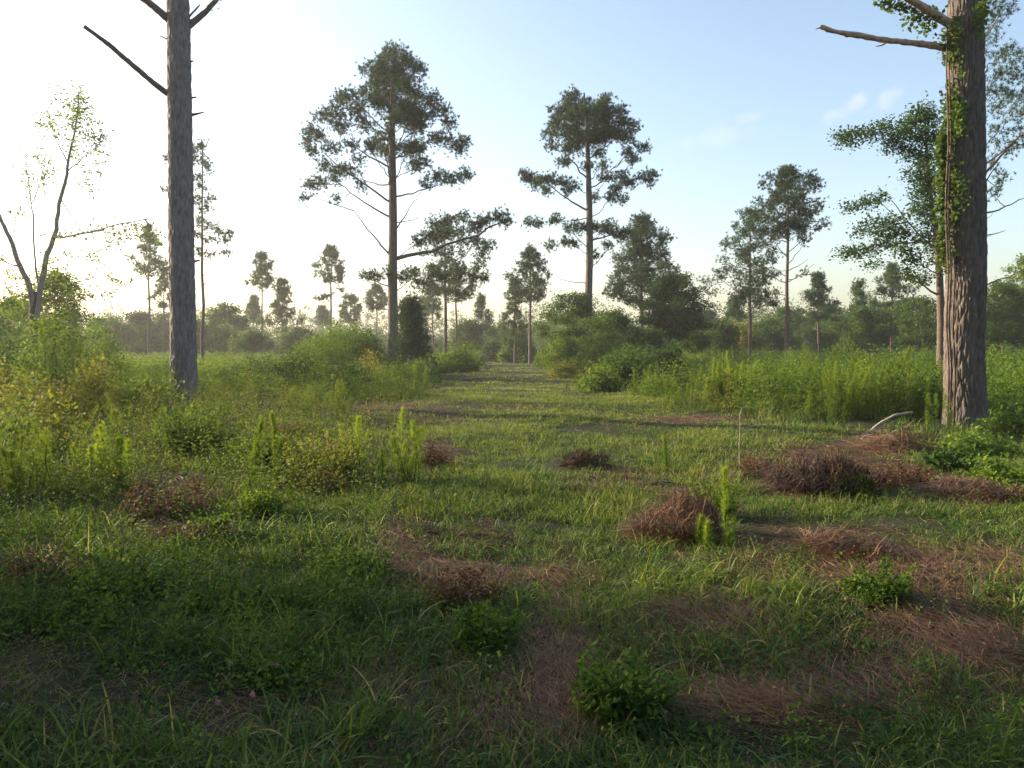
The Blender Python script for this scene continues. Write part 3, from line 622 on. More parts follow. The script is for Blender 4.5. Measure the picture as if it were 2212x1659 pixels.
for i, (x, top, D, hw, lab, mat, dn) in enumerate(SH):
    shrub(x, top, D, hw, lab, mat, dens=dn, lobes=6, group='shrubs of the thickets', leaf=.14 if 'large-leaved' in lab or 'big-leaved' in lab else None)
# small weeds in the clearing
WD = [(1910, 1222, 1318, 68, 'compact bushy green weed on brown straw at the lower right', 'weed', 0.025),
      (1350, 1385, 1570, 88, 'largest dark leafy weed, in the shade at the bottom centre right', 'weed', 0.029),
      (1045, 1305, 1392, 58, 'leafy light green weed just left of the bare centre patch', 'weed', 0.029),
      (445, 1092, 1162, 28, 'small rounded leafy weed beside the dead brown weeds', 'weed', 0.029),
      (560, 1050, 1118, 52, 'yellow-green leafy weed at the foot of the tall dog fennel', 'shrub', 0.029),
      (1548, 1010, 1112, 34, 'vine-like leafy weed behind the bright dog fennel', 'shrub', 0.025),
      (240, 1190, 1290, 130, 'spreading dark green weed clump in the left foreground', 'weed', 0.029),
      (640, 1235, 1330, 140, 'wide leafy weed clump in the left centre foreground', 'weed', 0.027),
      (480, 1240, 1330, 100, 'dark leafy weed clump between the two wide foreground clumps', 'weed', 0.027),
      (760, 1175, 1240, 100, 'leafy weed clump at the edge of the bare centre patch', 'weed', 0.027),
      (620, 1410, 1480, 120, 'low clover-like weed patch with pink flowers', 'weed', 0.023),
      (160, 1290, 1360, 100, 'fern-like weed at the left edge of the foreground', 'weed', 0.022),
      (1720, 1010, 1060, 30, 'tiny leafy weed before the dark brush pile', 'weed', 0.029),
      (1850, 1020, 1075, 30, 'tiny broad-leaved weed right of the dark brush pile', 'weed', 0.029),
      (420, 880, 985, 80, 'bluish green leafy weed mass below the thick bare trunk', 'weed', 0.036),
      (560, 920, 1010, 70, 'speckled green weed mass left of the bushy dog fennels', 'shrub', 0.036),
      (700, 940, 1040, 70, 'knee-high green weed mass with russet leaves in the left clearing', 'shrub_yellow', 0.032)]
for x, top, by, hw, lab, mat, lf in WD:
    sprigs(x, by, top, hw, lab, mat, lf)
FN = [(522, 905, 1112, 34, 1, 'tall dark dog fennel stalk rising left of centre'), (600, 893, 1060, 30, 1, 'second tall dog fennel stalk right of the dark one'),
      (840, 888, 1040, 40, 4, 'bushy group of bright dog fennel stalks left of the track'), (770, 905, 1010, 26, 2, 'pair of bright dog fennel stalks left of the bushy group'),
      (880, 925, 1050, 24, 3, 'leaning dog fennel stalks right of the bushy group'),
      (1578, 1008, 1172, 44, 1, 'bright upright dog fennel beside the straw heap'), (1515, 1118, 1176, 18, 1, 'short dog fennel sprout at the foot of the straw heap'),
      (1532, 1130, 1185, 18, 1, 'shorter dog fennel sprout between the heap and the bright stalk'), (1580, 1150, 1190, 24, 1, 'small dog fennel sprout below the bright upright one'),
      (1443, 945, 1022, 22, 1, 'lone pale-tipped weed stalk on the sunny grass right of the track'),
      (195, 922, 1062, 44, 4, 'bright dog fennel clump in the left thicket front'), (60, 912, 1075, 66, 6, 'broad dog fennel clump at the left edge'),
      (255, 925, 1062, 40, 3, 'yellow-tipped dog fennel clump beside the bright one'), (15, 960, 1085, 40, 4, 'low dog fennel clump cut by the left edge'),
      (150, 880, 1000, 30, 2, 'thin pair of dog fennel stalks rising from the left thicket'), (270, 850, 960, 30, 3, 'tall dark dog fennel group among the left shrubs'),
      (410, 870, 960, 20, 2, 'slim dog fennel pair before the thick bare trunk'), (455, 880, 960, 24, 2, 'slim dog fennel pair right of the thick bare trunk base'),
      (650, 835, 915, 40, 5, 'dark green dog fennel group before the dark shrubs'), (700, 820, 910, 34, 5, 'tallest dark dog fennel group at the dark shrub edge'), (745, 850, 905, 24, 2, 'small dog fennel group nearest the track left side'),
      (905, 790, 850, 18, 2, 'distant dog fennel pair on the left edge of the track')]
for x, top, by, hw, n, lab in FN: fennel(x, top, gD(by), hw, lab, n if n == 1 else int(n*1.7), dens=1.6 if n == 1 else 1.1)
FR = [(1750, 742, 19, 20, 6, 'ragged tall fennel tuft left of the tallest tuft'), (1930, 748, 18, 22, 6, 'ragged tall fennel tuft before the ragged leafy tree'), (1590, 758, 21, 20, 5, 'ragged fennel tuft rising above the yellow-flecked shrub'), (1405, 790, 24, 44, 8, 'grass-like fennel tuft at the front left corner of the right thicket'), (1500, 790, 22, 30, 5, 'fennel tuft right of the front corner tuft'),
      (1550, 775, 20, 30, 6, 'bright yellow-green fennel tuft in the right thicket'), (1700, 780, 18.5, 24, 5, 'fennel tuft below the bare-legged pine'),
      (1800, 748, 17, 26, 7, 'tallest fennel tuft in the right thicket'), (1840, 755, 16.6, 24, 6, 'bright fennel tuft right of the tallest tuft'),
      (1790, 800, 15.5, 30, 6, 'darker fennel tuft at the front below the tallest tuft'), (1900, 775, 16.5, 30, 6, 'fennel tuft midway to the vine-covered trunk'),
      (1985, 800, 16, 30, 6, 'dark fennel tuft left of the vine-covered trunk'), (2030, 850, 14.5, 24, 5, 'short fennel tuft at the foot of the vine-covered trunk'),
      (1620, 800, 19, 26, 5, 'slender fennel tuft among brown-flecked shrubs'), (1470, 830, 20, 30, 5, 'low fennel tuft on the reddish thicket edge')]
for x, top, D, hw, n, lab in FR: fennel(x, top, D, hw, lab, n, lean=.08, dens=1.2)

# straw heap, brush pile, dead weeds, sticks
def heap(dx, by, hw, top, label, mat, cat, name, n, L=.35, w=.004, rough=.3, lie=0.):
    D = gD(by); g = ground_at(dx, D); k = D/FPX; W = hw*k; H = max(.04, P(dx, top, D)[2]-g[2])
    o = thing(name, label, cat, g)
    a = RNG.uniform(0, 6.283, n); q = RNG.random(n)**.6; x = np.cos(a)*q*W; y = np.sin(a)*q*W*.8
    sd_ = int(abs(dx)) % 97
    def surf(x, y):
        x = x+(.16 if lie else .07)*W*(fbm(x*6/W+3, y*6/W, sd_)-.5)*2; qq = np.hypot((x-(W*.22 if lie else 0))/W, y/(W*.8))
        return H*np.clip(1-qq**(1.3 if lie else 1.9), 0, 1)*(.5+.75*fbm(x*3.2/W+9, y*3.2/W+4, sd_+5))*1.15
    az = (fbm(x*2/W+5, y*2/W, sd_+9)*9 if not lie else lie+(fbm(x*4/W, y*4/W, sd_+9)-.5)*1.6)+RNG.normal(0, .3+rough*.6, n)
    Ls = RNG.uniform(.35, 1.15, n)*L; off = RNG.random(n)**3*(.05+rough*.14); K = 5; segs = 4; out = []
    sx, sy = -np.sin(az), np.cos(az); wd = w*RNG.uniform(.6, 1.3, n)*(1+0*az); wd = np.maximum(wd, D/800*.4); cv = RNG.normal(0, .5, n)
    px_, py_ = x.copy(), y.copy(); stick_ = np.where(RNG.random(n) < .07+.12*rough, RNG.uniform(-.2, .38, n), RNG.normal(0, .05, n))*Ls
    for kk in range(segs+1):
        zz = surf(px_, py_)+off*(1+1.5*(kk/segs)*RNG.random(n))+.006; ww = wd*(.5 if kk < segs else .1)
        zz = zz+stick_*(kk/segs)**1.5; out.append(np.stack([px_-sx*ww, py_-sy*ww, zz+ww*.6], 1)); out.append(np.stack([px_+sx*ww, py_+sy*ww, zz], 1))
        aa = az+cv*kk/segs; px_ = px_+np.cos(aa)*Ls/segs; py_ = py_+np.sin(aa)*Ls/segs
    v = np.stack(out, 1).reshape(-1, 3); b_ = np.arange(n)[:, None]*(2*(segs+1)); ii = np.arange(segs)[None]*2
    f = np.stack([b_+ii, b_+ii+1, b_+ii+3, b_+ii+2], -1).reshape(-1, 4)
    mesh('straw' if mat != 'dead' else 'foliage', v, f, M[mat], o, np.repeat(np.clip(RNG.normal(.5, .25, n), 0, 1), 10)); return o
heap(1482, 1150, 88, 1110, 'reddish brown straw heap leaning beside the bright dog fennel', 'straw', 'straw heap', 'straw_heap', 5200, .30, .006, .5, -2.6)
heap(1790, 1064, 104, 1038, 'dark tangled pile of dead brushwood on the straw', 'brushw', 'brush pile', 'brush_pile', 3600, .42, .008, .8)
heap(1935, 968, 75, 950, 'loose pile of pale dry twigs under the curved fallen branch', 'straw', 'twig pile', 'twig_pile', 700, .6, .009, .5)
heap(1265, 1015, 52, 1002, 'small dark clump of dead brush on the sunny grass', 'brushw', 'brush clump', 'brush_clump', 1800, .2, .005, .4)
heap(2110, 1075, 105, 1066, 'flat reddish straw mat at the right under the yellow-green shrub', 'straw', 'straw mat', 'straw_mat', 2600, .4, .006, .2)
heap(1850, 1208, 140, 1199, 'low raised mat of brown straw above the compact weed', 'straw', 'straw mat', 'straw_mat', 2600, .3, .005, .1)
for x, top, by, hw, lab in [(360, 1030, 1120, 100, 'reddish dead weed clump in the left clearing'), (1000, 1215, 1290, 80, 'low dead brown weed clump on the bare centre patch'),
                            (690, 1010, 1065, 60, 'small dead weed clump between the two tall dog fennel stalks and the bushy group'), (930, 955, 1010, 46, 'russet dead weed clump right of the bushy dog fennels'),
                            (400, 1120, 1180, 90, 'flattened dead weed clump below the small rounded weed'), (70, 1180, 1270, 90, 'brown dead weed clump at the left edge of the foreground'),
                            (1650, 975, 1030, 50, 'dead orange-brown weed clump behind the upright stick'), (1960, 1000, 1060, 60, 'dead russet weed clump right of the dark brush pile'),
                            (620, 905, 945, 60, 'russet dead weed strip before the dark dog fennel group')]:
    sprigs(x, by, top, hw, lab, 'dead', .024, name='dead_weed', cat='dead weed', group='dead brown weeds in the clearing', lean=.8)
def stick(name, label, cat, segs, mat='bark_pale'):
    root = thing(name, label, cat, segs[0][0][0] if False else G(*segs[0][1]))
    for nm_, _, D, pts, r0, r1 in segs:
        limb(root, pts, r0, r1, D, mat, nm_, .12, 7)
D = gD(1005)
stick('dead_stick', 'upright dead stick with one side twig standing in the clearing', 'stick', [('stem', (1598, 1005), D, [(1598,1007,0),(1597,960,0),(1599,925,0),(1598,895,.02),(1604,880,.03)], .0095, .004),
      ('twig', (1598, 1005), D, [(1598,928,0),(1625,921,-.05),(1656,917,-.1)], .010, .006), ('twig', (1598,1005), D, [(1604,880,.03),(1620,878,0),(1640,884,0)], .004, .002)])
D = gD(960)
stick('fallen_branch', 'curved pale fallen branch lying before the vine-covered trunk', 'branch', [('branch', (1885, 935), gD(935), [(1880,932,0),(1900,915,0),(1935,896,0),(1971,891,.1)], .03, .018),
      ('twig', (1885, 935), gD(940), [(1860,940,-.2),(1900,925,-.1),(1960,925,0)], .014, .006), ('twig', (1885,935), gD(940), [(1880,930,0),(1930,912,0),(1975,935,.2),(2010,960,.3)], .008, .004)])
stick('fallen_branch', 'thin dark arched twig lying on the grass left of the straw heap', 'branch', [('branch', (1480, 1050), gD(1050), [(1390,1048,0),(1430,1040,.05),(1470,1045,0),(1510,1062,-.1)], .008, .003)], 'bark_small')
stick('fallen_branch', 'thin pale twig slanting beside the straw heap', 'branch', [('branch', (1580, 1160), gD(1140), [(1535,1100,.1),(1560,1140,0),(1590,1160,-.1),(1608,1180,-.15)], .006, .003)])
stick('fallen_branch', 'thin pale twig in the shade right of the largest dark weed', 'branch', [('branch', (1440, 1540), gD(1520), [(1405,1480,0),(1435,1520,-.05),(1448,1560,-.1)], .0035, .002)])

# pink flowers
for x, y, lab in [(586, 1434, 'brightest pink clover flower in the left foreground weeds'), (598, 1437, 'pale pink clover flower touching the brightest one'), (498, 1432, 'faint whitish clover flower left of the pink pair'), (470, 1517, 'mauve clover flower low in the left foreground'), (545, 1500, 'small dull pink clover flower below the pink pair'), (700, 1340, 'small pale clover flower near the edge of the bare patch')]:
    D = gD(y+45); p = P(x, y, D); g = ground_at(x, D); root = thing('clover_flower', lab, 'flower', g, 'pink clover flowers')
    w = Wood(); w.tube(curve((0, 0, -.02), p-g, 4), np.linspace(.0015, .001, 4), 4); w.build('stem', M['weed'], root, (0, 0, 0))
    n = 60; d = unit(RNG.normal(0, 1, (n, 3))+[0, 0, .3]); v, f = needles(np.repeat((p-g)[None], n, 0), d, 1, .016, .005, .1); mesh('petal_head', v, f, M['petal'], root, np.repeat(RNG.random(n), 3))

# ------------------------------------------------------------------ the setting: ground
def dryness(x, y):
    """share of brown litter on the ground, 0..1 (a map of the place)"""
    dx, dy = proj(x, y); d = np.zeros_like(dx)
    for ex, ey, rx, ry, w in [(1000,1245,100,40,1.),(370,1075,110,60,.7),(380,1150,120,40,.7),(60,1250,110,50,.5),(720,975,110,35,.6),(930,990,60,40,.7),(930,905,110,12,.45),(1480,912,170,14,.6),
            (1100,887,90,8,.2),(1500,1100,90,55,.8),(1770,1020,170,50,1.),(2110,1075,120,26,1.),(1750,1185,200,50,.85),(1980,1240,260,60,1.),(1660,1235,110,40,.8),(1520,1340,160,50,.7),(2150,1400,140,60,.8),
            (1220,1400,70,170,.75),(1200,1230,60,70,.6),(1700,1540,220,50,.7),(1360,1045,110,25,.6),(880,1200,70,60,.7),(1250,1000,50,10,.4),(1480,858,70,8,.6),(820,890,100,12,.7),(1900,975,120,35,.7),
            (2050,1330,160,50,.6),(1050,1160,60,40,.5)]:
        d = np.maximum(d, w*np.exp(-(((dx-ex)/rx)**2+((dy-ey)/ry)**2)**1.3*.8))
    n = fbm(x*1.7, y*1.7, 3, 4); n2_ = fbm(x*.75+7, y*.75, 61, 3); d = d+(n-.5)*1.25*(.42+d)+.55*np.clip(n2_-.58, 0, 1)*2.2*(y < 22)
    d = d*(1-.75*np.clip((780-dx)/120, 0, 1)*np.clip((dy-1290)/60, 0, 1))
    green = np.exp(-(((dx-1085)/150)**2+((dy-815)/45)**2)**1.5)+.8*np.exp(-(((dx-1860)/220)**2+((dy-1130)/30)**2))+.7*np.exp(-(((dx-1100)/120)**2+((dy-1040)/70)**2))
    return np.clip(d*1.2-.35*green, 0, 1)
def trackdist(x, y):
    """metres beyond the edge of the mown clearing and track (negative inside)"""
    l = np.interp(y, [0, 5, 9, 13, 17, 22, 30, 43, 65, 120], [-2.2, -3.0, -3.6, -3.4, -2.6, -2.7, -3.1, -3.6, -3.0, -3.0])
    r = np.interp(y, [0, 8, 11, 14, 20, 32, 52, 120], [9, 9, 7.5, 5.2, 4.0, 3.4, 2.7, 2.7])
    return np.maximum(l-x, x-r)
ys = np.concatenate([np.linspace(-30, 1.5, 30), np.linspace(1.7, 14, 180), np.geomspace(14.1, 950, 170)])
xs = np.concatenate([-np.geomspace(8, 900, 60)[::-1], np.linspace(-7.9, 7.9, 190), np.geomspace(8, 900, 60)])
X, Y = np.meshgrid(xs, ys); Z = gz(X, Y)+(fbm(X*3.2, Y*3.2, 8, 3)-.5)*.05*(np.abs(Y) < 20)
Dr = dryness(X, Y); ny, nx = X.shape
i = np.arange(ny-1)[:, None]*nx; j = np.arange(nx-1)[None]
F = np.stack([i+j, i+j+1, i+nx+j+1, i+nx+j], -1).reshape(-1, 4)
m, nt, N, L = nm('meadow_soil')
at = N.new('ShaderNodeAttribute'); at.attribute_name = 'tint'
tc = N.new('ShaderNodeTexCoord'); n1 = N.new('ShaderNodeTexNoise'); n1.inputs['Scale'].default_value = 9; n1.inputs['Detail'].default_value = 10; n1.inputs['Roughness'].default_value = .7
L.new(tc.outputs['Object'], n1.inputs[0])
mp = N.new('ShaderNodeMapping'); mp.inputs['Scale'].default_value = (60, 14, 14); mp.inputs['Rotation'].default_value = (0, 0, .6); L.new(tc.outputs['Object'], mp.inputs[0])
n2 = N.new('ShaderNodeTexNoise'); n2.inputs['Scale'].default_value = 1.; n2.inputs['Detail'].default_value = 6; n2.inputs['Distortion'].default_value = 1.2; L.new(mp.outputs[0], n2.inputs[0])
ra = N.new('ShaderNodeValToRGB'); ra.color_ramp.elements[0].position = .3; ra.color_ramp.elements[1].position = .75
ra.color_ramp.elements[0].color = (.014, .018, .008, 1); ra.color_ramp.elements[1].color = (.045, .052, .02, 1); L.new(n1.outputs[0], ra.inputs[0])
rb = N.new('ShaderNodeValToRGB'); rb.color_ramp.elements[0].position = .3; rb.color_ramp.elements[1].position = .7
rb.color_ramp.elements[0].color = (.026, .016, .011, 1); rb.color_ramp.elements[1].color = (.085, .048, .03, 1); L.new(n2.outputs[0], rb.inputs[0])
mx = N.new('ShaderNodeMix'); mx.data_type = 'RGBA'; L.new(at.outputs['Fac'], mx.inputs[0]); L.new(ra.outputs[0], mx.inputs[6]); L.new(rb.outputs[0], mx.inputs[7])
bp = N.new('ShaderNodeBump'); bp.inputs['Strength'].default_value = .7; bp.inputs['Distance'].default_value = .03; L.new(n2.outputs[0], bp.inputs['Height'])
pr = N.new('ShaderNodeBsdfPrincipled'); pr.inputs['Roughness'].default_value = .95; pr.inputs['Specular IOR Level'].default_value = .1
L.new(mx.outputs[2], pr.inputs['Base Color']); L.new(bp.outputs[0], pr.inputs['Normal']); oo = N.new('ShaderNodeOutputMaterial'); L.new(pr.outputs[0], oo.inputs[0])
M['soil'] = m
g = mesh('ground', np.stack([X, Y, Z], -1).reshape(-1, 3), F, m, None, Dr.ravel(), True); g['kind'] = 'structure'

# ------------------------------------------------------------------ stuff: grasses, litter, meadow brush, far wood
def scatter(n, y0, y1, power=1.0, half=lambda y: .72*y+1.2):
    u = RNG.random(n)
    if power == 1: y = y0*(y1/y0)**u
    else: e = 1-power; y = (y0**e+(y1**e-y0**e)*u)**(1/e)
    x = RNG.uniform(-1, 1, n)*half(y); return x, y
def grass_layer(name, label, n_tuft, per, y0, y1, Lr, wr, segs, power, rad, inside=None, lean=.35, arch=1.2, thr=.36, dk=1.15, tcol=0., hfun=None):
    x, y = scatter(n_tuft, y0, y1, power); d = dryness(x, y); patch = fbm(x*.9, y*.9, 21, 3)
    keep = RNG.random(n_tuft) > np.clip(d*dk, 0, .97)
    if inside is not None: td = trackdist(x, y); keep &= inside(td, x, y)
    keep &= RNG.random(n_tuft) < np.clip((patch-thr)*5, .06, 1)
    x, y, d, patch = x[keep], y[keep], d[keep], patch[keep]; n = len(x)
    a = RNG.uniform(0, 6.283, (n, per)); r = np.abs(RNG.normal(0, rad, (n, per)))
    bx = (x[:, None]+np.cos(a)*r).ravel(); by = (y[:, None]+np.sin(a)*r).ravel()
    sc = (RNG.uniform(.55, 1.25, (n, 1))*(.6+.8*patch[:, None])*RNG.uniform(.5, 1.15, (n, per))).ravel()
    if hfun is not None: sc = sc*hfun(bx, by)
    Ls = RNG.uniform(*Lr, n*per)*sc; az = a.ravel()+RNG.normal(0, .7, n*per)
    th0 = np.abs(RNG.normal(lean*.5, lean*.6, n*per)); th1 = th0+np.abs(RNG.normal(arch, .5, n*per))
    pos = np.stack([bx, by, gz(bx, by)-.01+(fbm(bx*3.2, by*3.2, 8, 3)-.5)*.05*(by < 20)], 1)
    w = np.maximum(RNG.uniform(*wr, n*per), by/800*.55)
    v, f = blades(pos, Ls, w, az, th0, th1, segs)
    t = np.clip(np.repeat(RNG.normal(.24, .13, n)+(patch-.5)*.9+tcol, per)+RNG.normal(0, .1, n*per), 0, .78)
    dead = RNG.random(n*per) < .05+.12*np.repeat(d, per); t = np.where(dead, RNG.uniform(.85, 1, n*per), t)
    o = mesh(name, v, f, M['grass'], None, np.repeat(t, 2*(segs+1))); tag(o, label, 'grass', None, 'stuff'); return o
grass_layer('grass', 'broad arching grass blades covering the near clearing', 15000, 9, 2.0, 8.5, (.07, .18), (.004, .0085), 5, 1.7, .03, None, .6, 1.5, thr=.26, dk=.75)
grass_layer('grass', 'scattered grass tufts standing in the straw', 6000, 8, 2.0, 16, (.06, .17), (.004, .007), 4, 1.5, .025, None, .5, 1.4, thr=.3, dk=.35)
grass_layer('grass', 'long broad drooping grass blades nearest the camera', 4600, 8, 2.0, 5.2, (.11, .28), (.006, .012), 7, 1.4, .04, None, .5, 1.7, thr=.4, dk=.85, tcol=.06)
grass_layer('grass', 'coarse upright grass blades in the left foreground', 5200, 8, 2.0, 9, (.13, .30), (.006, .011), 6, 1.5, .04, lambda t, x, y: x < -.25-.12*y, .4, 1.35, thr=.22, dk=.6, tcol=.12)
grass_layer('grass', 'fine short green grass growing through the whole clearing', 30000, 7, 2.0, 14, (.04, .11), (.002, .004), 3, 1.7, .04, lambda t, x, y: t < 1.2, .6, 1.0, thr=.3)
grass_layer('grass', 'sunny short grass in the middle of the clearing', 34000, 9, 7, 26, (.05, .13), (.004, .007), 3, 1.2, .08, lambda t, x, y: t < .8, .4, 1.1, tcol=.18, thr=.22)
grass_layer('grass', 'bright mown grass along the track', 32000, 7, 20, 85, (.05, .11), (.006, .01), 2, 1.5, .12, lambda t, x, y: t < .6, .4, .9, tcol=.36, thr=.2)
grass_layer('grass', 'tall rank grass under the thickets', 16000, 8, 6, 40, (.25, .5), (.005, .009), 4, 1.2, .1, lambda t, x, y: t > .1, .3, .8, hfun=lambda x, y: np.where((x < 0) & (y < 20.5), .42, np.where(y < 16, .5, 1.)))

# straw and pine litter lying on the dry patches
x, y = scatter(420000, 2.0, 22, 1.5); d = dryness(x, y); k = (RNG.random(len(x)) < d*.95+.035) & (trackdist(x, y) < 3); x, y, d = x[k], y[k], d[k]; n = len(x)
fld = 2.2+1.6*(fbm(x*.8, y*.8, 44, 2)-.5)*3; az = fld+RNG.normal(0, .7, n)
pos = np.stack([x, y, gz(x, y)+(fbm(x*3.2, y*3.2, 8, 3)-.5)*.05*(y < 20)+RNG.random(n)*(.012+.05*d)], 1)
th = RNG.uniform(1.25, 1.62, n); v, f = blades(pos, RNG.uniform(.06, .22, n), np.maximum(.0022, y/800*.42), az, th, th+RNG.uniform(-.2, .35, n), 2)
tag(mesh('dry_straw', v, f, M['straw'], None, np.repeat(np.clip(RNG.normal(.42, .25, n), 0, 1), 6)), 'brown dry straw and pine needles littering the clearing', 'straw', None, 'stuff')
# small dead leaves
x, y = scatter(60000, 2.0, 24, 1.5); d = dryness(x, y); k = (RNG.random(len(x)) < d*.9+.03); x, y = x[k], y[k]; n = len(x)
c = np.stack([x, y, gz(x, y)+RNG.random(n)**2*.12+.005], 1); v, f = leaves(c, np.maximum(.022, y/800*1.1)[:, None], .3, .5)
tag(mesh('dead_leaves', v, f, M['dead'], None, np.repeat(RNG.random(n), 4)), 'reddish dead leaves scattered over the brown patches', 'leaf litter', None, 'stuff')
# low broad-leaved ground weeds
def clumps(n, y0, y1, power, cond, hr, rr, per, leafmin, mat, name, label, cat, seed=0, grow=None, aspect=.6, lpx=1.5):
    x, y = scatter(n, y0, y1, power, lambda y: .8*y+4); k = cond(x, y); x, y = x[k], y[k]; n = len(x); pa = fbm(x*.6, y*.6, seed+31, 3)
    H = RNG.uniform(*hr, n)*(.42+1.15*pa); 
    if grow is not None: H = H*grow(x, y)
    W = RNG.uniform(*rr, n); a = RNG.uniform(0, 6.283, (n, per)); q = RNG.random((n, per))**.55
    z = H[:, None]*(1-q**2.5*.8)*RNG.random((n, per))**.45
    c = np.stack([x[:, None]+np.cos(a)*q*W[:, None], y[:, None]+np.sin(a)*q*W[:, None], gz(x, y)[:, None]+z+.01], -1).reshape(-1, 3)
    v, f = leaves(c, np.maximum(leafmin, c[:, 1]/800*lpx)[:, None], .5, aspect)
    t = np.clip(np.repeat(RNG.uniform(0, .7, n)+(pa-.5)*.6, per)+RNG.normal(0, .13, n*per), 0, 1)
    return tag(mesh(name, v, f, M[mat], None, np.repeat(t, 4)), label, cat, None, 'stuff')
def leftweedy(x, y):
    dx, dy = proj(x, y); p = np.clip((900-dx)/300, 0, 1)*np.clip((1560-dy)/300, 0, 1)+.10+.5*np.exp(-(((dx-2150)/120)**2+((dy-980)/90)**2)); p = p*(1-.8*dryness(x, y)); return (RNG.random(len(x)) < p) & (trackdist(x, y) < 6)
clumps(9000, 2.3, 16, 1.3, leftweedy, (.05, .28), (.06, .22), 42, .022, 'weed', 'ground_weeds', 'low broad-leaved weeds spreading through the left clearing', 'ground cover', 1)
clumps(2800, 3.6, 12, 1.2, lambda x, y: leftweedy(x, y) & (x < -.6) & (fbm(x*.9, y*.9, 77, 2) > .45), (.16, .42), (.08, .22), 46, .026, 'weed', 'ground_weeds', 'shin-high leafy weeds in clumps over the left foreground', 'ground cover', 3)
clumps(5200, 7.5, 20.5, 1.2, lambda x, y: leftweedy(x, y) & (x < -1.5), (.35, .85), (.15, .35), 60, .035, 'mixed', 'ground_weeds', 'knee-high mixed weeds with yellow and russet leaves on the left', 'ground cover', 5)
clumps(3200, 16.5, 60, 1.1, lambda x, y: (trackdist(x, y) > .3+.8*RNG.random(len(x))) & (x > 0), (.6, 1.42), (.3, .75), 150, .075, 'shrub', 'meadow_brush', 'waist-high brush filling the field on the right of the track', 'brush', 9, lambda x, y: np.clip(.35+trackdist(x, y)*.28, .35, 1.08), lpx=2.1)
clumps(2400, 20.8, 60, 1.1, lambda x, y: (trackdist(x, y) > .3+.8*RNG.random(len(x))) & (x < 0), (.6, 1.0), (.35, .8), 150, .075, 'shrub', 'meadow_brush', 'bright green brush filling the field on the left of the track', 'brush', 13, lambda x, y: np.clip(.35+trackdist(x, y)*.25, .35, 1.0), lpx=2.1)
clumps(900, 16.5, 50, 1.1, lambda x, y: (trackdist(x, y) > .1) & ((x > 0) | (y > 20.8)) & (RNG.random(len(x)) < .8), (.4, 1.0), (.3, .6), 120, .065, 'shrub_yellow', 'meadow_brush', 'yellow and russet brush mixed through both fields', 'brush', 17, lambda x, y: np.clip(.35+trackdist(x, y)*.25, .35, 1.0))
clumps(3600, 55, 190, .9, lambda x, y: (trackdist(x, y) > .5), (.7, 1.15), (.8, 1.8), 90, .15, 'shrub', 'meadow_brush', 'distant brush covering the fields up to the wood', 'brush', 19, lpx=2.0)
# far wood
def wood_mass(n, ya, yb, hr, rr, per, mat, label, seed, hf=None):
    y = RNG.uniform(ya, yb, n); x = RNG.uniform(-1, 1, n)*y*.95; H = RNG.uniform(*hr, n)*(.65+.7*vnoise(x*.04, y*.02, seed))
    if hf is not None: H = H*hf(x, y)
    W = RNG.uniform(*rr, n); kc = 34; u = unit(RNG.normal(0, 1, (n, kc, 3)))*RNG.random((n, kc, 1))**.4
    c = np.stack([x[:, None]+u[..., 0]*W[:, None], y[:, None]+u[..., 1]*W[:, None], H[:, None]*(.5+.46*u[..., 2])], -1).reshape(-1, 3)
    low = RNG.random((len(c), 1)) < .3; c[:, 2:] = np.where(low, c[:, 2:]*.4, c[:, 2:])
    t0 = np.clip(np.repeat(RNG.uniform(.1, .7, n), kc)+RNG.normal(0, .15, n*kc), 0, 1)
    c = np.repeat(c, per, 0)+RNG.normal(0, .42, (len(c)*per, 3))*np.array([1, 1, .7]); c[:, 2] = np.abs(c[:, 2])
    v, f = leaves(c, np.maximum(.3, c[:, 1]/800*1.7)[:, None], .5, .7); t = np.clip(np.repeat(t0, per)+RNG.normal(0, .1, len(c)), 0, 1)
    return tag(mesh('far_wood', v, f, M[mat], None, np.repeat(t, 4)), label, 'wood', None, 'stuff')
wood_mass(420, 190, 290, (9, 14), (3, 6), 24, 'oak', 'hazy far wood closing the horizon', 3)
wood_mass(300, 105, 165, (5.5, 9.5), (2, 4.5), 30, 'oak', 'nearer belt of low trees along the back of the fields', 7, lambda x, y: np.where(np.abs(x/y*1728+1106-870) < 270, .42, np.where(x < 0, .8, 1.)))

n = 900; c = np.stack([RNG.uniform(-26, 26, n), RNG.uniform(-17, -5, n), RNG.uniform(.5, 13, n)], 1); c = np.repeat(c, 34, 0)+RNG.normal(0, .7, (n*34, 3)); c[:, 2] = np.abs(c[:, 2])
n = 900; c2 = np.stack([RNG.uniform(-26, -10, n), RNG.uniform(-6, 5.5, n), RNG.uniform(.5, 11, n)], 1); c2 = np.repeat(c2, 34, 0)+RNG.normal(0, .6, (n*34, 3)); c2[:, 2] = np.abs(c2[:, 2]); c = np.concatenate([c, c2])
v, f = leaves(c, .3, .5, .7); tag(mesh('wood', v, f, M['oak'], None, np.repeat(RNG.random(len(c)), 4)), 'unseen wood added behind and left of the camera to darken the foreground', 'wood', None, 'stuff')  # out-of-view foliage added to block sky light and deepen the foreground shade
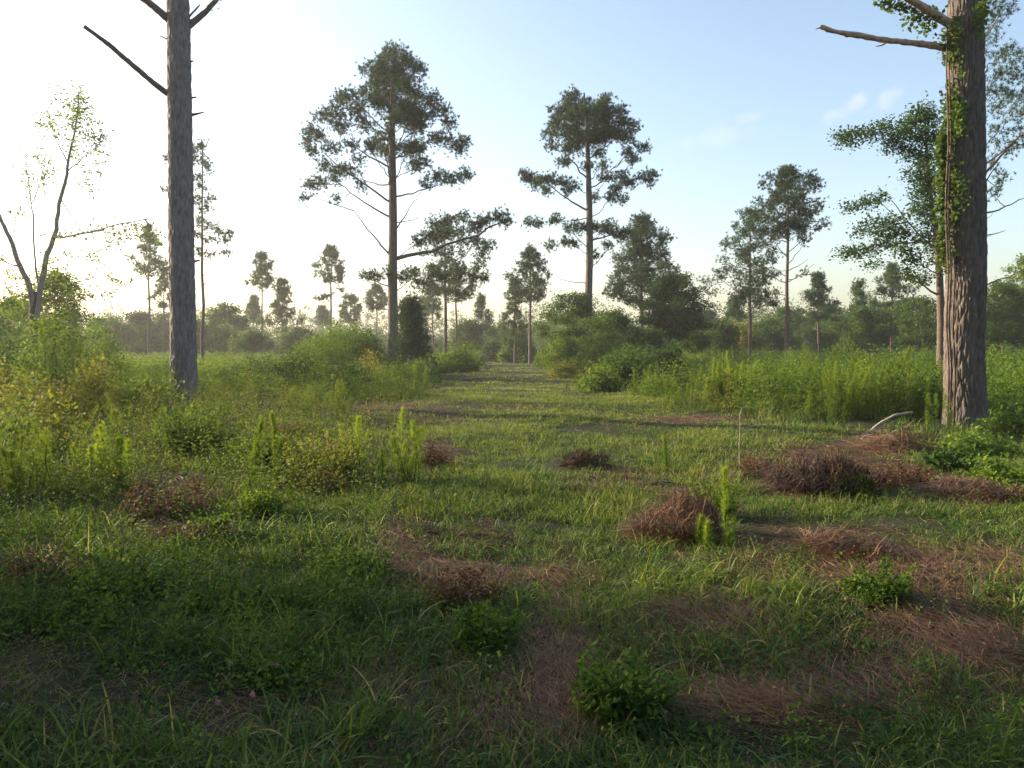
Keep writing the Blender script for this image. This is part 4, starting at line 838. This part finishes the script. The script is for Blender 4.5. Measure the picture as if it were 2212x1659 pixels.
# ---- trees just outside the frame on the left: they shade the foreground
sh_ = shrub(0, 700, 8.6, 200, 'wide unseen bush added beyond the left edge to shade the foreground', 'oak', lobes=8, group='shading bushes beyond the left edge'); sh_.location.x = -8.4; sh_.scale = (1, 1, 1.25)  # unseen bush put here to extend the shade over the left foreground
for i, (x, y, h, r) in enumerate([(-15, 8.1, 8.5, 3.0), (-18.9, 6.6, 9.5, 3.2), (-11.2, 6.2, 6., 2.4)]):
    zz = np.linspace(-.05, h, 8); tr = np.stack([x+RNG.normal(0, .05, 8), y+RNG.normal(0, .05, 8), zz], 1)
    make_tree('broadleaf_tree', ['shading oak beyond the left edge, farthest forward', 'tallest shading oak beyond the left edge', 'low shading oak beyond the left edge, nearest the camera'][i], 'tree', tr, np.linspace(.17, .03, 8),
              auto_blobs(tr, .5, r, r, 60, 'round', rb=.34), 22., 'leaf', 'oak', 'bark_small', 'oaks beyond the left edge', .5, 1.6)

# ------------------------------------------------------------------ light, sky, air, camera
SUN_AZ, SUN_EL = R(-66), R(16)
w = bpy.data.worlds.new('World'); S.world = w; w.use_nodes = True; nt = w.node_tree; N = nt.nodes; L = nt.links; N.clear()
sky = N.new('ShaderNodeTexSky'); sky.sky_type = 'NISHITA'; sky.sun_disc = False; sky.sun_elevation = SUN_EL; sky.sun_rotation = SUN_AZ
sky.air_density = 1.0; sky.dust_density = 2.7; sky.ozone_density = 1.0; sky.altitude = 50
tc = N.new('ShaderNodeTexCoord')
def cloud(dx, dy, half, asp, tilt, amt, scale, prev):
    """a small cloud: soft patch round one direction of the sky, broken up by noise"""
    d = ray(dx, dy); d /= np.linalg.norm(d); u = np.array([d[1], -d[0], 0]); u /= np.linalg.norm(u); v_ = np.cross(u, d)
    u2 = u*math.cos(tilt)+v_*math.sin(tilt); v2 = -u*math.sin(tilt)+v_*math.cos(tilt)
    def dot(vec, k):
        n = N.new('ShaderNodeVectorMath'); n.operation = 'DOT_PRODUCT'; n.inputs[1].default_value = tuple(vec*k); L.new(tc.outputs['Generated'], n.inputs[0])
        return n.outputs['Value']
    hr = half/FPX; a = N.new('ShaderNodeMath'); a.operation = 'POWER'; a.inputs[1].default_value = 2
    sq = []
    for vec, k in ((u2, 1/hr), (v2, asp/hr)):
        s = N.new('ShaderNodeMath'); s.operation = 'SUBTRACT'; L.new(dot(vec, k), s.inputs[0]); s.inputs[1].default_value = float(np.dot(vec, d)*k)
        m = N.new('ShaderNodeMath'); m.operation = 'MULTIPLY'; L.new(s.outputs[0], m.inputs[0]); L.new(s.outputs[0], m.inputs[1]); sq.append(m)
    N.remove(a)
    ad = N.new('ShaderNodeMath'); ad.operation = 'ADD'; L.new(sq[0].outputs[0], ad.inputs[0]); L.new(sq[1].outputs[0], ad.inputs[1])
    no = N.new('ShaderNodeTexNoise'); no.inputs['Scale'].default_value = scale; no.inputs['Detail'].default_value = 5; L.new(tc.outputs['Generated'], no.inputs[0])
    mm = N.new('ShaderNodeMath'); mm.operation = 'MULTIPLY_ADD'; L.new(no.outputs[0], mm.inputs[0]); mm.inputs[1].default_value = 4.5; L.new(ad.outputs[0], mm.inputs[2])
    mr = N.new('ShaderNodeMapRange'); mr.interpolation_type = 'SMOOTHSTEP'; mr.inputs[1].default_value = 1.7; mr.inputs[2].default_value = 3.6; mr.inputs[3].default_value = amt; mr.inputs[4].default_value = 0
    L.new(mm.outputs[0], mr.inputs[0])
    mx = N.new('ShaderNodeMix'); mx.data_type = 'RGBA'; L.new(mr.outputs[0], mx.inputs[0]); L.new(prev, mx.inputs[6]); mx.inputs[7].default_value = (4.8, 3.9, 4.1, 1); return mx.outputs[2]
c = sky.outputs[0]
for a in [(1835,230,42,2.6,.35,.2,44), (1920,214,34,2.2,.6,.16,50), (1625,250,36,3.0,.3,.11,44), (1535,298,76,3.6,.12,.09,38)]: c = cloud(*a, c)
bg = N.new('ShaderNodeBackground'); bg.inputs[1].default_value = .12; L.new(c, bg.inputs[0]); out = N.new('ShaderNodeOutputWorld'); L.new(bg.outputs[0], out.inputs[0])
sl = bpy.data.lights.new('Sun', 'SUN'); sl.energy = 5.0; sl.angle = R(.6); sl.color = (1, .84, .62); so = bpy.data.objects.new('Sun', sl); COL.objects.link(so)
sd = Vector((math.sin(SUN_AZ)*math.cos(SUN_EL), math.cos(SUN_AZ)*math.cos(SUN_EL), math.sin(SUN_EL))); so.rotation_euler = sd.to_track_quat('Z', 'Y').to_euler()
# haze
HZ = 0.0006
if HZ:
    x0, x1, y0, y1, z0, z1 = -920, 920, -40, 970, -1.6, 26
    hv = [(x, y, z) for x in (x0, x1) for y in (y0, y1) for z in (z0, z1)]
    hf = [(0, 1, 3, 2), (4, 6, 7, 5), (0, 4, 5, 1), (2, 3, 7, 6), (0, 2, 6, 4), (1, 5, 7, 3)]
    m, nt, N, L = nm('haze_air'); pv = N.new('ShaderNodeVolumePrincipled'); pv.inputs['Density'].default_value = HZ; pv.inputs['Color'].default_value = (.95, .95, .97, 1); pv.inputs['Anisotropy'].default_value = .4
    o = N.new('ShaderNodeOutputMaterial'); L.new(pv.outputs[0], o.inputs['Volume'])
    h = mesh('haze', hv, hf, m); h['kind'] = 'stuff'; h['label'] = 'thin pale haze in the air over the fields'
cd = bpy.data.cameras.new('Camera'); cd.sensor_width = 36; cd.lens = 36*FPX/2212; cd.clip_end = 3000; cd.clip_start = .05
co = bpy.data.objects.new('Camera', cd); COL.objects.link(co); co.location = (0, 0, CAMH); co.rotation_euler = (math.pi/2-PITCH, 0, 0); S.camera = co
S.view_settings.view_transform = 'Standard'; S.view_settings.look = 'None'; S.view_settings.exposure = 1.55
S.cycles.max_bounces = 6; S.cycles.transparent_max_bounces = 4; S.cycles.diffuse_bounces = 3; S.cycles.volume_bounces = 0; S.cycles.transmission_bounces = 4
S.cycles.use_denoising = True
